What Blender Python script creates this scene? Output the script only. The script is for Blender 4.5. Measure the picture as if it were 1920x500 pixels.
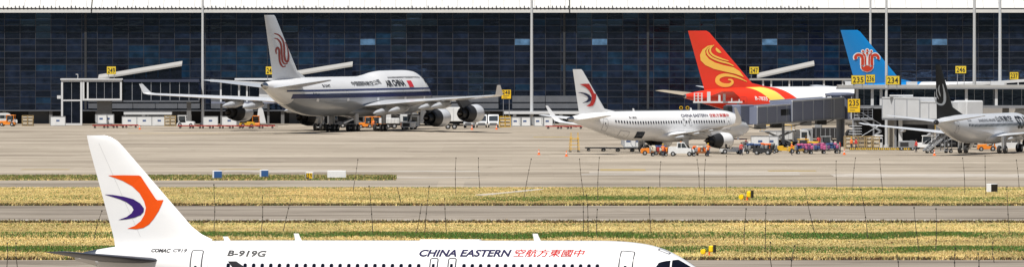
import bpy, bmesh, math, random
import numpy as np
from mathutils import Vector, Matrix
R = math.radians
random.seed(7); rng = np.random.default_rng(7)
for o in list(bpy.data.objects): bpy.data.objects.remove(o)
SC = bpy.context.scene
COL = SC.collection

# ------------------------------------------------------------------ camera, sky, sun, exposure
F, HC, YH = 14000.0, 18.4, 40.0                 # focal length in pixels of a 1920 px frame, eye height, horizon row
cd = bpy.data.cameras.new('camera'); cam = bpy.data.objects.new('camera', cd); COL.objects.link(cam)
cam.location = (0, 0, HC); cam.rotation_euler = (R(90), 0, 0)
cd.sensor_width = 36; cd.lens = 36 * F / 1920; cd.shift_y = -(250 - YH) / 1920
cd.clip_start = 1; cd.clip_end = 40000
SC.camera = cam
SUN_DIR = Vector((-0.24, -0.46, 1.0)).normalized()
w = bpy.data.worlds.new('World'); SC.world = w; w.use_nodes = True
nt = w.node_tree
sky = nt.nodes.new('ShaderNodeTexSky'); sky.sky_type = 'NISHITA'; sky.sun_disc = False
sky.sun_elevation = math.asin(SUN_DIR.z); sky.sun_rotation = math.atan2(SUN_DIR.x, SUN_DIR.y)
sky.air_density = 1.0; sky.dust_density = 1.2; sky.ozone_density = 1.0
bg = nt.nodes['Background']; bg.inputs[1].default_value = 0.05
nt.links.new(sky.outputs[0], bg.inputs[0])
sl = bpy.data.lights.new('sun', 'SUN'); sl.energy = 5.0; sl.angle = R(0.53); sl.color = (1.0, 0.965, 0.91)
so = bpy.data.objects.new('sun', sl); COL.objects.link(so)
so.rotation_euler = SUN_DIR.to_track_quat('Z', 'Y').to_euler(); so.location = (0, 0, 300)
vs = SC.view_settings; vs.view_transform = 'Standard'; vs.look = 'None'; vs.exposure = 0.15; vs.gamma = 1; vs.use_curve_mapping = False
SC.cycles.max_bounces = 6

# ------------------------------------------------------------------ helpers
def at(px, py, Y): return Vector(((px - 960) / F * Y, Y, HC - (py - YH) / F * Y))
def gp(px, py):
    Y = F * HC / (py - YH); return Vector(((px - 960) / F * Y, Y, 0))
def gy(py): return F * HC / (py - YH)

MATS = {}
def M(name, col=(.5, .5, .5), rough=.5, metal=0., spec=.5, vary=.0, scale=3., bump=0., coat=0., stretch=(1, 1, 1), col2=None, emit=0):
    if name in MATS: return MATS[name]
    m = bpy.data.materials.new(name); m.use_nodes = True; n = m.node_tree; b = n.nodes['Principled BSDF']
    b.inputs['Base Color'].default_value = (*col, 1); b.inputs['Roughness'].default_value = rough
    b.inputs['Metallic'].default_value = metal; b.inputs['Specular IOR Level'].default_value = spec
    b.inputs['Coat Weight'].default_value = coat
    if emit: b.inputs['Emission Color'].default_value = (*col, 1); b.inputs['Emission Strength'].default_value = emit
    if vary or col2 or bump:
        tc = n.nodes.new('ShaderNodeTexCoord'); mp = n.nodes.new('ShaderNodeMapping'); mp.inputs['Scale'].default_value = stretch
        nz = n.nodes.new('ShaderNodeTexNoise'); nz.inputs['Scale'].default_value = scale; nz.inputs['Detail'].default_value = 6
        nz.inputs['Roughness'].default_value = .65
        n.links.new(tc.outputs['Object'], mp.inputs[0]); n.links.new(mp.outputs[0], nz.inputs[0])
        cr = n.nodes.new('ShaderNodeValToRGB'); cr.color_ramp.elements[0].position = .3; cr.color_ramp.elements[1].position = .7
        c2 = col2 or tuple(c * (1 - vary) for c in col)
        cr.color_ramp.elements[0].color = (*c2, 1); cr.color_ramp.elements[1].color = (*col, 1)
        n.links.new(nz.outputs[0], cr.inputs[0]); n.links.new(cr.outputs[0], b.inputs['Base Color'])
        if bump:
            bp = n.nodes.new('ShaderNodeBump'); bp.inputs['Strength'].default_value = bump; bp.inputs['Distance'].default_value = .05
            n.links.new(nz.outputs[0], bp.inputs['Height']); n.links.new(bp.outputs[0], b.inputs['Normal'])
    MATS[name] = m; return m

def smooth_mesh(me, ang=38):
    me.polygons.foreach_set('use_smooth', [True] * len(me.polygons))
    me.set_sharp_from_angle(angle=R(ang))

class MB:
    """collects simple shapes into one mesh"""
    def __init__(s): s.v = []; s.f = []; s.mi = []; s.k = 0
    def m(s, k): s.k = k; return s
    def add(s, vs, fs):
        o = len(s.v); s.v += [tuple(p) for p in vs]; s.f += [tuple(i + o for i in q) for q in fs]; s.mi += [s.k] * len(fs); return s
    def box(s, x0, x1, y0, y1, z0, z1):
        return s.add([(x0, y0, z0), (x1, y0, z0), (x1, y1, z0), (x0, y1, z0), (x0, y0, z1), (x1, y0, z1), (x1, y1, z1), (x0, y1, z1)],
                     [(3, 2, 1, 0), (4, 5, 6, 7), (0, 1, 5, 4), (1, 2, 6, 5), (2, 3, 7, 6), (3, 0, 4, 7)])
    def cbox(s, c, d, rz=0, rx=0, ry=0, bev=0):
        Mx = Matrix.Translation(c) @ Matrix.Rotation(rz, 4, 'Z') @ Matrix.Rotation(ry, 4, 'Y') @ Matrix.Rotation(rx, 4, 'X')
        a, b, e = d[0] / 2, d[1] / 2, d[2] / 2
        if not bev:
            vs = [(-a, -b, -e), (a, -b, -e), (a, b, -e), (-a, b, -e), (-a, -b, e), (a, -b, e), (a, b, e), (-a, b, e)]
            return s.add([Mx @ Vector(q) for q in vs], [(3, 2, 1, 0), (4, 5, 6, 7), (0, 1, 5, 4), (1, 2, 6, 5), (2, 3, 7, 6), (3, 0, 4, 7)])
        rings = []
        for (z, i) in ((-e, bev), (-e + bev, 0), (e - bev, 0), (e, bev)):
            A, B = a - i, b - i; g = bev if i == 0 else bev * .6
            rings.append([Mx @ Vector(q) for q in ((A - g, -B, z), (A, -B + g, z), (A, B - g, z), (A - g, B, z), (-A + g, B, z), (-A, B - g, z), (-A, -B + g, z), (-A + g, -B, z))])
        return s.loft(rings)
    def bar(s, p, q, w, h=None):
        p, q = Vector(p), Vector(q); h = h or w; d = q - p; L = d.length; d.normalize()
        up = Vector((0, 0, 1)) if abs(d.z) < .95 else Vector((0, 1, 0))
        a = d.cross(up).normalized(); b = a.cross(d)
        vs = [p + a * i * w / 2 + b * j * h / 2 for i, j in ((-1, -1), (1, -1), (1, 1), (-1, 1))]
        vs += [x + d * L for x in vs]
        return s.add(vs, [(3, 2, 1, 0), (4, 5, 6, 7), (0, 1, 5, 4), (1, 2, 6, 5), (2, 3, 7, 6), (3, 0, 4, 7)])
    def tube(s, p, q, r0, r1=None, n=10):
        p, q = Vector(p), Vector(q); r1 = r0 if r1 is None else r1; d = (q - p).normalized()
        up = Vector((0, 0, 1)) if abs(d.z) < .95 else Vector((0, 1, 0))
        a = d.cross(up).normalized(); b = a.cross(d)
        return s.loft([[c + (a * math.cos(2 * math.pi * i / n) + b * math.sin(2 * math.pi * i / n)) * r for i in range(n)] for c, r in ((p, r0), (q, r1))])
    def loft(s, rings, caps=True):
        n = len(rings[0]); vs = [v for r in rings for v in r]; fs = []
        for i in range(len(rings) - 1):
            for j in range(n):
                k = (j + 1) % n; fs.append((i * n + j, i * n + k, (i + 1) * n + k, (i + 1) * n + j))
        if caps: fs += [tuple(range(n - 1, -1, -1)), tuple((len(rings) - 1) * n + j for j in range(n))]
        return s.add(vs, fs)
    def lathe(s, prof, o, ax, n=24, caps=False):
        """prof: (distance along ax, radius)"""
        o, d = Vector(o), Vector(ax).normalized(); up = Vector((0, 0, 1)) if abs(d.z) < .95 else Vector((0, 1, 0))
        a = d.cross(up).normalized(); b = a.cross(d)
        return s.loft([[o + d * t + (a * math.cos(2 * math.pi * i / n) + b * math.sin(2 * math.pi * i / n)) * r for i in range(n)] for t, r in prof], caps)
    def prism(s, poly, fn, d0, d1):
        """2D outline poly pushed from depth d0 to d1 by fn(u, v, d)"""
        return s.loft([[fn(u, v, d) for u, v in poly] for d in (d0, d1)])
    def mesh(s, name, mats, smooth=False, ang=38):
        me = bpy.data.meshes.new(name); me.from_pydata(s.v, [], s.f)
        for m in (mats if isinstance(mats, (list, tuple)) else [mats]): me.materials.append(m)
        if any(s.mi): me.polygons.foreach_set('material_index', s.mi)
        bm = bmesh.new(); bm.from_mesh(me); bmesh.ops.recalc_face_normals(bm, faces=bm.faces); bm.to_mesh(me); bm.free()
        if smooth: smooth_mesh(me, ang)
        return me
    def build(s, name, mats, parent=None, smooth=False, ang=38, loc=None):
        return obj(name, s.mesh(name, mats, smooth, ang), parent, loc)

def obj(name, me, parent=None, loc=None, rot=None):
    o = bpy.data.objects.new(name, me); COL.objects.link(o)
    if parent: o.parent = parent
    if loc is not None: o.location = loc
    if rot is not None: o.rotation_euler = rot
    return o
def tag(o, label=None, cat=None, group=None, kind=None):
    if label: o['label'] = label
    if cat: o['category'] = cat
    if group: o['group'] = group
    if kind: o['kind'] = kind
    return o
def thing(name, label, cat, loc=(0, 0, 0), rz=0, group=None):
    o = bpy.data.objects.new(name, None); COL.objects.link(o); o.location = loc; o.rotation_euler = (0, 0, rz)
    o.empty_display_size = .5
    return tag(o, label, cat, group)
def clone(root, loc, rz, label, group=None):
    def cp(o, par):
        c = o.copy(); COL.objects.link(c); c.parent = par
        for ch in [x for x in kids if x.parent == o]: cp(ch, c)
        return c
    kids = list(root.children_recursive)
    r = cp(root, None); r.location = loc; r.rotation_euler = (0, 0, rz); r['label'] = label
    if group: r['group'] = group
    return r
ORD = ['zeroth', 'first', 'second', 'third', 'fourth', 'fifth', 'sixth', 'seventh', 'eighth', 'ninth', 'tenth', 'eleventh', 'twelfth',
       'thirteenth', 'fourteenth', 'fifteenth', 'sixteenth', 'seventeenth', 'eighteenth', 'nineteenth', 'twentieth', 'twenty-first', 'twenty-second']

def pchip(xs, ys):
    xs = np.array(xs, float); ys = np.array(ys, float); h = np.diff(xs); d = np.diff(ys) / h; m = np.zeros(len(xs))
    for i in range(1, len(xs) - 1):
        if d[i - 1] * d[i] > 0:
            w1, w2 = 2 * h[i] + h[i - 1], h[i] + 2 * h[i - 1]; m[i] = (w1 + w2) / (w1 / d[i - 1] + w2 / d[i])
    m[0], m[-1] = d[0], d[-1]
    def f(x):
        x = min(max(x, xs[0]), xs[-1]); i = min(max(int(np.searchsorted(xs, x)) - 1, 0), len(h) - 1)
        t = (x - xs[i]) / h[i]
        return float((1 + 2 * t) * (1 - t) ** 2 * ys[i] + t * (1 - t) ** 2 * h[i] * m[i] + t * t * (3 - 2 * t) * ys[i + 1] + t * t * (t - 1) * h[i] * m[i + 1])
    return f
def catmull(P, n=6, closed=False):
    P = [Vector((*p[:2], p[2] if len(p) > 2 else 0)) for p in P]; out = []; N = len(P)
    for i in range(N if closed else N - 1):
        if closed: a, b, c, d = P[i - 1], P[i], P[(i + 1) % N], P[(i + 2) % N]
        else: a, b, c, d = P[max(i - 1, 0)], P[i], P[i + 1], P[min(i + 2, N - 1)]
        for k in range(n):
            t = k / n; out.append(.5 * (2 * b + (c - a) * t + (2 * a - 5 * b + 4 * c - d) * t * t + (3 * b - a - 3 * c + d) * t ** 3))
    if not closed: out.append(P[-1])
    return out

# flat shapes (lists of (verts2d, faces)) -----------------------------------------------------
def fpoly(pts, sm=0):
    if sm: pts = [(p.x, p.y) for p in catmull(pts, sm, True)]
    return ([tuple(p[:2]) for p in pts], [tuple(range(len(pts)))])
def fstroke(pts, wd, n=6, taper=(1, 1)):
    P = catmull(pts, n); N = len(P); vs = []
    for i, p in enumerate(P):
        d = (P[min(i + 1, N - 1)] - P[max(i - 1, 0)]); d.z = 0; d.normalize(); nr = Vector((-d.y, d.x, 0))
        t = i / (N - 1); ww = p.z if p.z else wd
        ww *= min(1, taper[0] + (1 - taper[0]) * t * 4) * min(1, taper[1] + (1 - taper[1]) * (1 - t) * 4)
        vs += [tuple((p + nr * ww / 2)[:2]), tuple((p - nr * ww / 2)[:2])]
    return (vs, [(2 * i, 2 * i + 1, 2 * i + 3, 2 * i + 2) for i in range(N - 1)])
def frect(w, h, r=0, cx=0, cy=0, n=3):
    if not r: return ([(cx - w / 2, cy - h / 2), (cx + w / 2, cy - h / 2), (cx + w / 2, cy + h / 2), (cx - w / 2, cy + h / 2)], [(0, 1, 2, 3)])
    pts = []
    for (sx, sy, a0) in ((1, -1, -90), (1, 1, 0), (-1, 1, 90), (-1, -1, 180)):
        for k in range(n + 1):
            a = R(a0 + 90 * k / n); pts.append((cx + sx * (w / 2 - r) + r * math.cos(a), cy + sy * (h / 2 - r) + r * math.sin(a)))
    return (pts, [tuple(range(len(pts)))])
def fring(w, h, r, t, cx=0, cy=0):
    a = frect(w, h, r, cx, cy)[0]; b = frect(w - 2 * t, h - 2 * t, max(r - t, .02), cx, cy)[0]; n = len(a)
    return (a + b, [(i, (i + 1) % n, n + (i + 1) % n, n + i) for i in range(n)])
def fdisc(cx, cy, r, n=14): return ([(cx + r * math.cos(2 * math.pi * i / n), cy + r * math.sin(2 * math.pi * i / n)) for i in range(n)], [tuple(range(n))])
def ftext(body, h, shear=0, sp=1.0, width=None, bold=0):
    """text as flat mesh, baseline at 0, capital height h, optionally squeezed to a width"""
    c = bpy.data.curves.new('t', 'FONT'); c.body = body; c.size = 1; c.shear = shear; c.space_character = sp; c.resolution_u = 3; c.offset = bold
    o = bpy.data.objects.new('t', c); COL.objects.link(o)
    me = o.evaluated_get(bpy.context.evaluated_depsgraph_get()).to_mesh()
    vs = [(v.co.x, v.co.y) for v in me.vertices]; fs = [tuple(p.vertices) for p in me.polygons]
    bpy.data.objects.remove(o); bpy.data.curves.remove(c)
    if not vs: return ([], [])
    cjk = any(ord(ch) > 0x2e80 for ch in body)
    y0 = min(v[1] for v in vs) if cjk else 0; y1 = max(v[1] for v in vs); x0 = min(v[0] for v in vs); x1 = max(v[0] for v in vs)
    k = h / (y1 - y0); kx = k if width is None else width / (x1 - x0)
    return ([((x - x0) * kx, (y - y0) * k) for x, y in vs], fs)
def fmap(shape, fn): return ([fn(*p) for p in shape[0]], shape[1])
def shapes_mesh(name, shapes, mat, fn=None, du=0, dv=0):
    bm = bmesh.new()
    for vs, fs in shapes:
        bv = [bm.verts.new((x, y, 0)) for x, y in vs]
        for q in fs:
            try: bm.faces.new([bv[i] for i in q])
            except ValueError: pass
    bm.normal_update(); bmesh.ops.triangulate(bm, faces=bm.faces[:])
    for step, ax in ((du, 0), (dv, 1)):
        if not step or not bm.verts: continue
        lo = min(v.co[ax] for v in bm.verts); hi = max(v.co[ax] for v in bm.verts); n = [0, 0, 0]; n[ax] = 1
        k = math.ceil(lo / step)
        while k * step < hi:
            co = [0, 0, 0]; co[ax] = k * step
            bmesh.ops.bisect_plane(bm, geom=bm.verts[:] + bm.edges[:] + bm.faces[:], dist=1e-5, plane_co=co, plane_no=n); k += 1
    if fn:
        for v in bm.verts: v.co = fn(v.co.x, v.co.y)
    me = bpy.data.meshes.new(name); bm.to_mesh(me); bm.free(); me.materials.append(mat); return me
# ------------------------------------------------------------------ the setting: ground, apron, taxiways
def ground_mat(name, c1, c2, c3, big=.03, fine=1.2, slab=None, mark=None, rough=.85):
    m = bpy.data.materials.new(name); m.use_nodes = True; n = m.node_tree; L = n.links.new; b = n.nodes['Principled BSDF']
    b.inputs['Roughness'].default_value = rough; b.inputs['Specular IOR Level'].default_value = .25
    tc = n.nodes.new('ShaderNodeTexCoord')
    def noise(scale, det=5, st=(1, 1, 1), rg=.6):
        mp = n.nodes.new('ShaderNodeMapping'); mp.inputs['Scale'].default_value = st; L(tc.outputs['Object'], mp.inputs[0])
        z = n.nodes.new('ShaderNodeTexNoise'); z.inputs['Scale'].default_value = scale; z.inputs['Detail'].default_value = det; z.inputs['Roughness'].default_value = rg
        L(mp.outputs[0], z.inputs[0]); return z.outputs[0]
    def ramp(src, a, b_, ca, cb):
        r = n.nodes.new('ShaderNodeValToRGB'); r.color_ramp.elements[0].position = a; r.color_ramp.elements[1].position = b_
        r.color_ramp.elements[0].color = (*ca, 1); r.color_ramp.elements[1].color = (*cb, 1); L(src, r.inputs[0]); return r.outputs[0]
    def mix(f, a, b_, mode='MIX'):
        x = n.nodes.new('ShaderNodeMix'); x.data_type = 'RGBA'; x.blend_type = mode
        if isinstance(f, float): x.inputs[0].default_value = f
        else: L(f, x.inputs[0])
        L(a, x.inputs[6]); L(b_, x.inputs[7]); return x.outputs[2]
    base = ramp(noise(big, 6), .35, .65, c1, c2)
    spots = ramp(noise(fine, 4), .42, .62, (0, 0, 0), (1, 1, 1))
    c3n = n.nodes.new('ShaderNodeRGB'); c3n.outputs[0].default_value = (*c3, 1)
    fac = n.nodes.new('ShaderNodeMath'); fac.operation = 'MULTIPLY'; fac.inputs[1].default_value = .45; L(spots, fac.inputs[0])
    col = mix(fac.outputs[0], base, c3n.outputs[0])
    if slab:
        bt = n.nodes.new('ShaderNodeTexBrick'); bt.offset = 0; bt.inputs['Scale'].default_value = 1
        bt.inputs['Brick Width'].default_value = slab; bt.inputs['Row Height'].default_value = slab; bt.inputs['Mortar Size'].default_value = .035
        bt.inputs['Color1'].default_value = (1, 1, 1, 1); bt.inputs['Color2'].default_value = (.90, .90, .895, 1); bt.inputs['Mortar'].default_value = (.93, .925, .92, 1)
        L(tc.outputs['Object'], bt.inputs[0]); col = mix(1.0, col, bt.outputs[0], 'MULTIPLY')
    if mark:                                   # rubber and oil streaks left by wheels, running along the lane
        mk = ramp(noise(mark, 5, (.30, 1.1, 1), .6), .48, .66, (1, 1, 1), (.62, .60, .585)); col = mix(1.0, col, mk, 'MULTIPLY')
        mk = ramp(noise(mark * 2.3, 6, (.14, .95, 1), .7), .53, .62, (1, 1, 1), (.66, .645, .63)); col = mix(1.0, col, mk, 'MULTIPLY')
        st_ = ramp(noise(.16, 5, (.8, .5, 1), .75), .60, .70, (1, 1, 1), (.62, .60, .57)); col = mix(1.0, col, st_, 'MULTIPLY')
    L(col, b.inputs['Base Color']); MATS[name] = m; return m
ground_mat('soil', (.44, .34, .16), (.54, .43, .22), (.34, .26, .12), .05, .9)
ground_mat('concrete', (.345, .293, .228), (.46, .398, .318), (.39, .335, .263), .022, .16, 5.0, .05)
ground_mat('pale_concrete', (.52, .475, .42), (.44, .395, .34), (.40, .355, .30), .05, .4, 5.0)
ground_mat('asphalt', (.24, .205, .165), (.335, .29, .235), (.28, .24, .195), .03, .3, None, .09)
ground_mat('grey_road', (.31, .268, .212), (.385, .335, .27), (.34, .295, .235), .03, .3, None, .05)
M('paint_yellow', (.50, .37, .15), .7, vary=.45, scale=.6); M('paint_white', (.72, .71, .68), .7, vary=.3, scale=.5)

def sheet(name, pts, z, mat, parent=None, kind='structure'):
    me = bpy.data.meshes.new(name); me.from_pydata([(x, y, z) for x, y in pts], [], [tuple(range(len(pts)))]); me.materials.append(mat)
    o = obj(name, me, parent)
    if kind and not parent: o['kind'] = kind
    return o
def rect(x0, x1, y0, y1): return [(x0, y0), (x1, y0), (x1, y1), (x0, y1)]
YA, YB, YC, YD, YE = gy(486.5), gy(414), gy(385), gy(350.5), gy(338)
YF, YG = gy(337.5), gy(329)
YT = 1342.0
sheet('ground', rect(-9000, 9000, -300, 16000), -.06, MATS['soil'])
apron = sheet('apron', rect(-900, 900, YD, YT + 60), 0, MATS['concrete'])
sheet('taxiway', rect(-2500, 2500, YB, YC), 0, MATS['asphalt'])
tw = sheet('near_taxiway', rect(-2500, 2500, 300, YA), 0, MATS['asphalt'])
sheet('service_road', rect(-900, gp(820, 345).x, YD + 2, YE), .006, MATS['grey_road'])
isl = [( -900, YF)] + [(gp(x, 337.5).x, YF + 1.5 * math.sin(x)) for x in (100, 300, 500, 650, 720)] + [(gp(745, 335).x, gy(335))] + [(gp(x, 329).x, YG - 2 * math.cos(x)) for x in (735, 640, 420, 200)] + [(-900, YG)]
sheet('grass_island_soil', isl, .012, MATS['soil'])
# shoulder strips and painted lines, each a thin sheet of its own
def strip(name, px0, px1, py0, py1, mat, z=.010, wob=0):
    a, b = gy(py1), gy(py0); xs = np.linspace(px0, px1, 9); Ym = (a + b) / 2
    X = [(x - 960) / F * Ym for x in xs]
    lo = [(x, a + (wob * math.sin(x * .7) if wob else 0)) for x in X]; hi = [(x, b + (wob * math.sin(x * .9 + 1) if wob else 0)) for x in X[::-1]]
    return sheet(name, lo + hi, z, MATS[mat])
strip('taxiway_shoulder', -2000, 4000, 410.6, 413.2, 'pale_concrete')
strip('pale_pavement_strip', 1105, 1500, 322.0, 324.4, 'pale_concrete', .010, 1.2)
strip('pale_pavement_strip', 1560, 2100, 325.5, 331.5, 'pale_concrete', .010, 2.0)
strip('pale_pavement_strip', 420, 640, 318.5, 322.5, 'pale_concrete', .012, 1.5)
strip('pale_pavement_strip', 690, 900, 331.5, 333.2, 'pale_concrete', .012, .8)
strip('grey_pavement_strip', 870, 2400, 340.0, 349.6, 'grey_road', .006, 1.5)
for a in ((410, 490, 316.6, 317.8), (1000, 1075, 256.4, 257.6), (1125, 1210, 316.8, 319.6), (1440, 1530, 319.2, 320.9), (40, 130, 317, 318), (240, 560, 249.6, 250.3)):
    strip('painted_guide_line', *a, 'paint_yellow', .016)
for a in ((1090, 1500, 326.6, 327.3), (650, 900, 320.5, 321.1)):
    strip('painted_lane_line', *a, 'paint_white', .016)
path = [gp(890, 364), gp(915, 366), gp(1000, 357), gp(1022, 353.5), gp(1000, 353), gp(950, 359)]
sheet('worn_path', [(p.x, p.y) for p in path], -.03, MATS['pale_concrete'])

# ------------------------------------------------------------------ grass: clumps of blades (nobody could count them)
def grass_mat(name):
    m = bpy.data.materials.new(name); m.use_nodes = True; n = m.node_tree; b = n.nodes['Principled BSDF']
    a = n.nodes.new('ShaderNodeAttribute'); a.attribute_name = 'tint'; n.links.new(a.outputs['Color'], b.inputs['Base Color'])
    b.inputs['Roughness'].default_value = .8; b.inputs['Specular IOR Level'].default_value = .15
    return m
GM = grass_mat('grass_blades')
def vnoise(x, y, seed, sc):
    r = np.random.default_rng(seed); T = r.random((64, 64)); x = x / sc; y = y / sc
    i = np.floor(x).astype(int); j = np.floor(y).astype(int); u = x - i; v = y - j; u = u * u * (3 - 2 * u); v = v * v * (3 - 2 * v)
    g = lambda a, b: T[a % 64, b % 64]
    return g(i, j) * (1 - u) * (1 - v) + g(i + 1, j) * u * (1 - v) + g(i, j + 1) * (1 - u) * v + g(i + 1, j + 1) * u * v
def grass(name, label, n, y0, y1, green, height, x_px=(-60, 1980), base=0, keep=None):
    Y = rng.uniform(y0, y1, n); px = rng.uniform(*x_px, n); X = (px - 960) / F * Y
    if keep is not None:
        k = keep(px, Y); X, Y, px = X[k], Y[k], px[k]; n = len(X)
    py = YH + F * HC / Y
    g, dark = green(px, py, X, Y)
    isg = rng.random(n) < g
    h = height(px, py, n) * rng.uniform(.5, 1.3, n) * np.where(isg, 1.15, 1.0)
    wd = rng.uniform(.05, .15, n); yaw = rng.uniform(0, 2 * np.pi, n)
    B = 3
    V = np.zeros((n, B, 3, 3)); Cc = np.zeros((n, B, 3, 4)); Cc[..., 3] = 1
    dry = np.stack([rng.uniform(.68, .78, n), rng.uniform(.525, .585, n), rng.uniform(.22, .28, n)], 1)
    dry *= (0.62 + .30 * vnoise(X, Y * .4, 3, 1.8) + .42 * vnoise(X + 50, Y * .55, 4, 7.))[:, None]; dry[:, 0] *= 1 - .10 * vnoise(X + 9, Y * .5, 6, 11.)
    gr = np.stack([rng.uniform(.06, .17, n), rng.uniform(.13, .24, n), rng.uniform(.03, .06, n)], 1)
    c = np.where(isg[:, None], gr, dry)
    brown = rng.random(n) < dark
    c = np.where(brown[:, None], np.stack([rng.uniform(.07, .15, n), rng.uniform(.06, .11, n), rng.uniform(.03, .05, n)], 1), c)
    for k in range(B):
        a = yaw + k * 2.1 + rng.uniform(-.4, .4, n); lean = rng.uniform(.1, .6, n) * h
        ox, oy = np.cos(a), np.sin(a); q = wd * .5
        bx, by = X + rng.uniform(-.12, .12, n), Y + rng.uniform(-.2, .2, n)
        V[:, k, 0] = np.stack([bx - oy * q, by + ox * q, np.full(n, base)], 1)
        V[:, k, 1] = np.stack([bx + oy * q, by - ox * q, np.full(n, base)], 1)
        V[:, k, 2] = np.stack([bx + ox * lean, by + oy * lean, base + h * rng.uniform(.8, 1.1, n)], 1)
        Cc[:, k, :, :3] = (c * rng.uniform(.9, 1.1, (n, 1)))[:, None, :]
    nv = n * B * 3; me = bpy.data.meshes.new(name); me.vertices.add(nv); me.vertices.foreach_set('co', V.reshape(-1))
    me.loops.add(nv); me.loops.foreach_set('vertex_index', np.arange(nv)); me.polygons.add(n * B)
    me.polygons.foreach_set('loop_start', np.arange(0, nv, 3)); me.polygons.foreach_set('loop_total', np.full(n * B, 3))
    me.update(); at_ = me.color_attributes.new('tint', 'FLOAT_COLOR', 'POINT'); at_.data.foreach_set('color', np.clip(Cc, 0, 1).reshape(-1))
    me.materials.append(GM); return tag(obj(name, me), label, 'grass', kind='stuff')
def bandf(py, lo, hi, soft=2.): return np.clip((py - lo) / soft, 0, 1) * np.clip((hi - py) / soft, 0, 1)
def green_near(px, py, X, Y):
    wb = (vnoise(X, Y * 0, 11, 6.) - .5) * 5; p = py + wb
    pt = np.clip(vnoise(X, Y * .3, 21, 9.) * 1.8 - .1, .55, 1)
    g = .94 * bandf(p, 435, 447) * pt + .9 * bandf(p, 461, 473) * pt + .35 * bandf(p, 419, 424) * vnoise(X, Y, 5, 4.) + .03
    d = .8 * (py < 417.2) + .7 * (py > 484.5) + .03 + .14 * bandf(p, 448, 456) * vnoise(X, Y, 8, 3.) * 2  # edges darker: dark verge tufts, with the shade among them in the colour
    return g, d
def green_far(px, py, X, Y):
    wb = (vnoise(X, Y * 0, 12, 8.) - .5) * 4; p = py + wb
    pt = vnoise(X, Y * .25, 22, 10.) * 1.5
    right = np.clip((px - 700) / 400, .25, 1)
    g = .75 * bandf(p, 366, 377, 3) * pt * right + .6 * bandf(p, 350.5, 355) * pt * right + .05
    d = .8 * (py > 382.8) + .02 + .35 * bandf(p, 378, 382) * (vnoise(X, Y, 9, 2.) > .55) * right + .2 * bandf(p, 357, 361) * (vnoise(X, Y, 10, 2.5) > .6)  # dark taxiway verge: shade of the taller tufts painted into blade colour
    return g, d
def notpath(px, Y):
    py = YH + F * HC / Y; t = (px - 890) / (1022 - 890)
    on = (t > 0) & (t < 1) & (np.abs(py - (365 - 11.5 * t)) < 2.4 - 1.2 * t); return ~on
HN = lambda px, py, n: np.where(py > 484, .28, np.where(py < 417, .24, .12)) + .10 * bandf(py, 435, 447) + .08 * bandf(py, 461, 473)
HFR = lambda px, py, n: np.where(py > 382.4, .25, .12)
grass('near_grass', 'dry golden grass with green bands behind the nearest airliner', 190000, YA, YB, green_near, HN, base=-.055)
grass('far_grass', 'dry pale grass strip between the grey taxiway and the apron', 165000, YC, YD, green_far, HFR, base=-.055, keep=notpath)
grass('island_grass', 'narrow dark green grass island with the small signs', 22000, YF, YG, lambda px, py, X, Y: (.55 + .4 * (vnoise(X, Y, 31, 3.) - .5), .28 + 0 * px),
      lambda px, py, n: np.full(n, .17), x_px=(-60, 742), base=.012)
# ------------------------------------------------------------------ terminal
WHITE = M('white_metal', (.80, .80, .78), .45, vary=.10, scale=.4, stretch=(1, 1, 3))
M('roof_white', (.66, .655, .63), .5, vary=.09, scale=.25)
M('steel', (.45, .45, .45), .5, .2); M('gutter', (.12, .12, .13), .6); M('mullion', (.06, .063, .078), .45, .2); M('dark_wall', (.035, .037, .042), .8, vary=.3, scale=.6)
M('grey_panel', (.13, .14, .16), .55, vary=.25, scale=.5); M('column_grey', (.17, .17, .17), .7, vary=.2, scale=1)
def glass(name, c, rough=.05, spec=.62, bump=.15, tint=(.36, .58, 1.0), ior=1.5):
    m = bpy.data.materials.new(name); m.use_nodes = True; n = m.node_tree; b = n.nodes['Principled BSDF']; L = n.links.new
    b.inputs['Roughness'].default_value = rough; b.inputs['IOR'].default_value = ior; b.inputs['Specular IOR Level'].default_value = spec; b.inputs['Specular Tint'].default_value = (*tint, 1)
    oi = n.nodes.new('ShaderNodeObjectInfo'); tc = n.nodes.new('ShaderNodeTexCoord'); ge = n.nodes.new('ShaderNodeNewGeometry')
    nz = n.nodes.new('ShaderNodeTexNoise'); nz.inputs['Scale'].default_value = .8; nz.inputs['Detail'].default_value = 3; L(ge.outputs['Position'], nz.inputs[0])
    cr = n.nodes.new('ShaderNodeValToRGB'); cr.color_ramp.elements[0].position = .35; cr.color_ramp.elements[1].position = .75
    cr.color_ramp.elements[0].color = (*[x * .55 for x in c], 1); cr.color_ramp.elements[1].color = (*[x * 1.35 for x in c], 1)
    L(nz.outputs[0], cr.inputs[0]); L(cr.outputs[0], b.inputs['Base Color'])
    if bump:
        bp = n.nodes.new('ShaderNodeBump'); bp.inputs['Strength'].default_value = bump; bp.inputs['Distance'].default_value = .06
        n2 = n.nodes.new('ShaderNodeTexNoise'); n2.inputs['Scale'].default_value = 1.0; n2.inputs['Detail'].default_value = 2; mp = n.nodes.new('ShaderNodeMapping'); mp.inputs['Scale'].default_value = (.55, 1, 1.5); L(ge.outputs['Position'], mp.inputs[0]); L(mp.outputs[0], n2.inputs[0])
        L(n2.outputs[0], bp.inputs['Height']); L(bp.outputs[0], b.inputs['Normal'])
    MATS[name] = m; return m
glass('glass_dark', (.007, .008, .014)); glass('glass_navy', (.010, .015, .032)); glass('glass_blue', (.008, .026, .055)); glass('glass_mirror', (.006, .009, .016), .04, .6, .10, (.34, .58, 1.0), 1.85); glass('glass_pale', (.10, .20, .34), .25, .5)
glass('cabin_glass', (.006, .007, .012), .12, .5, 0); glass('bridge_glass', (.006, .007, .012), .08, .4)
T = thing('terminal_building', 'long glass-fronted terminal with white eave behind all the parked aircraft', 'terminal', (0, YT, 0))
XW = 125.0
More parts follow.
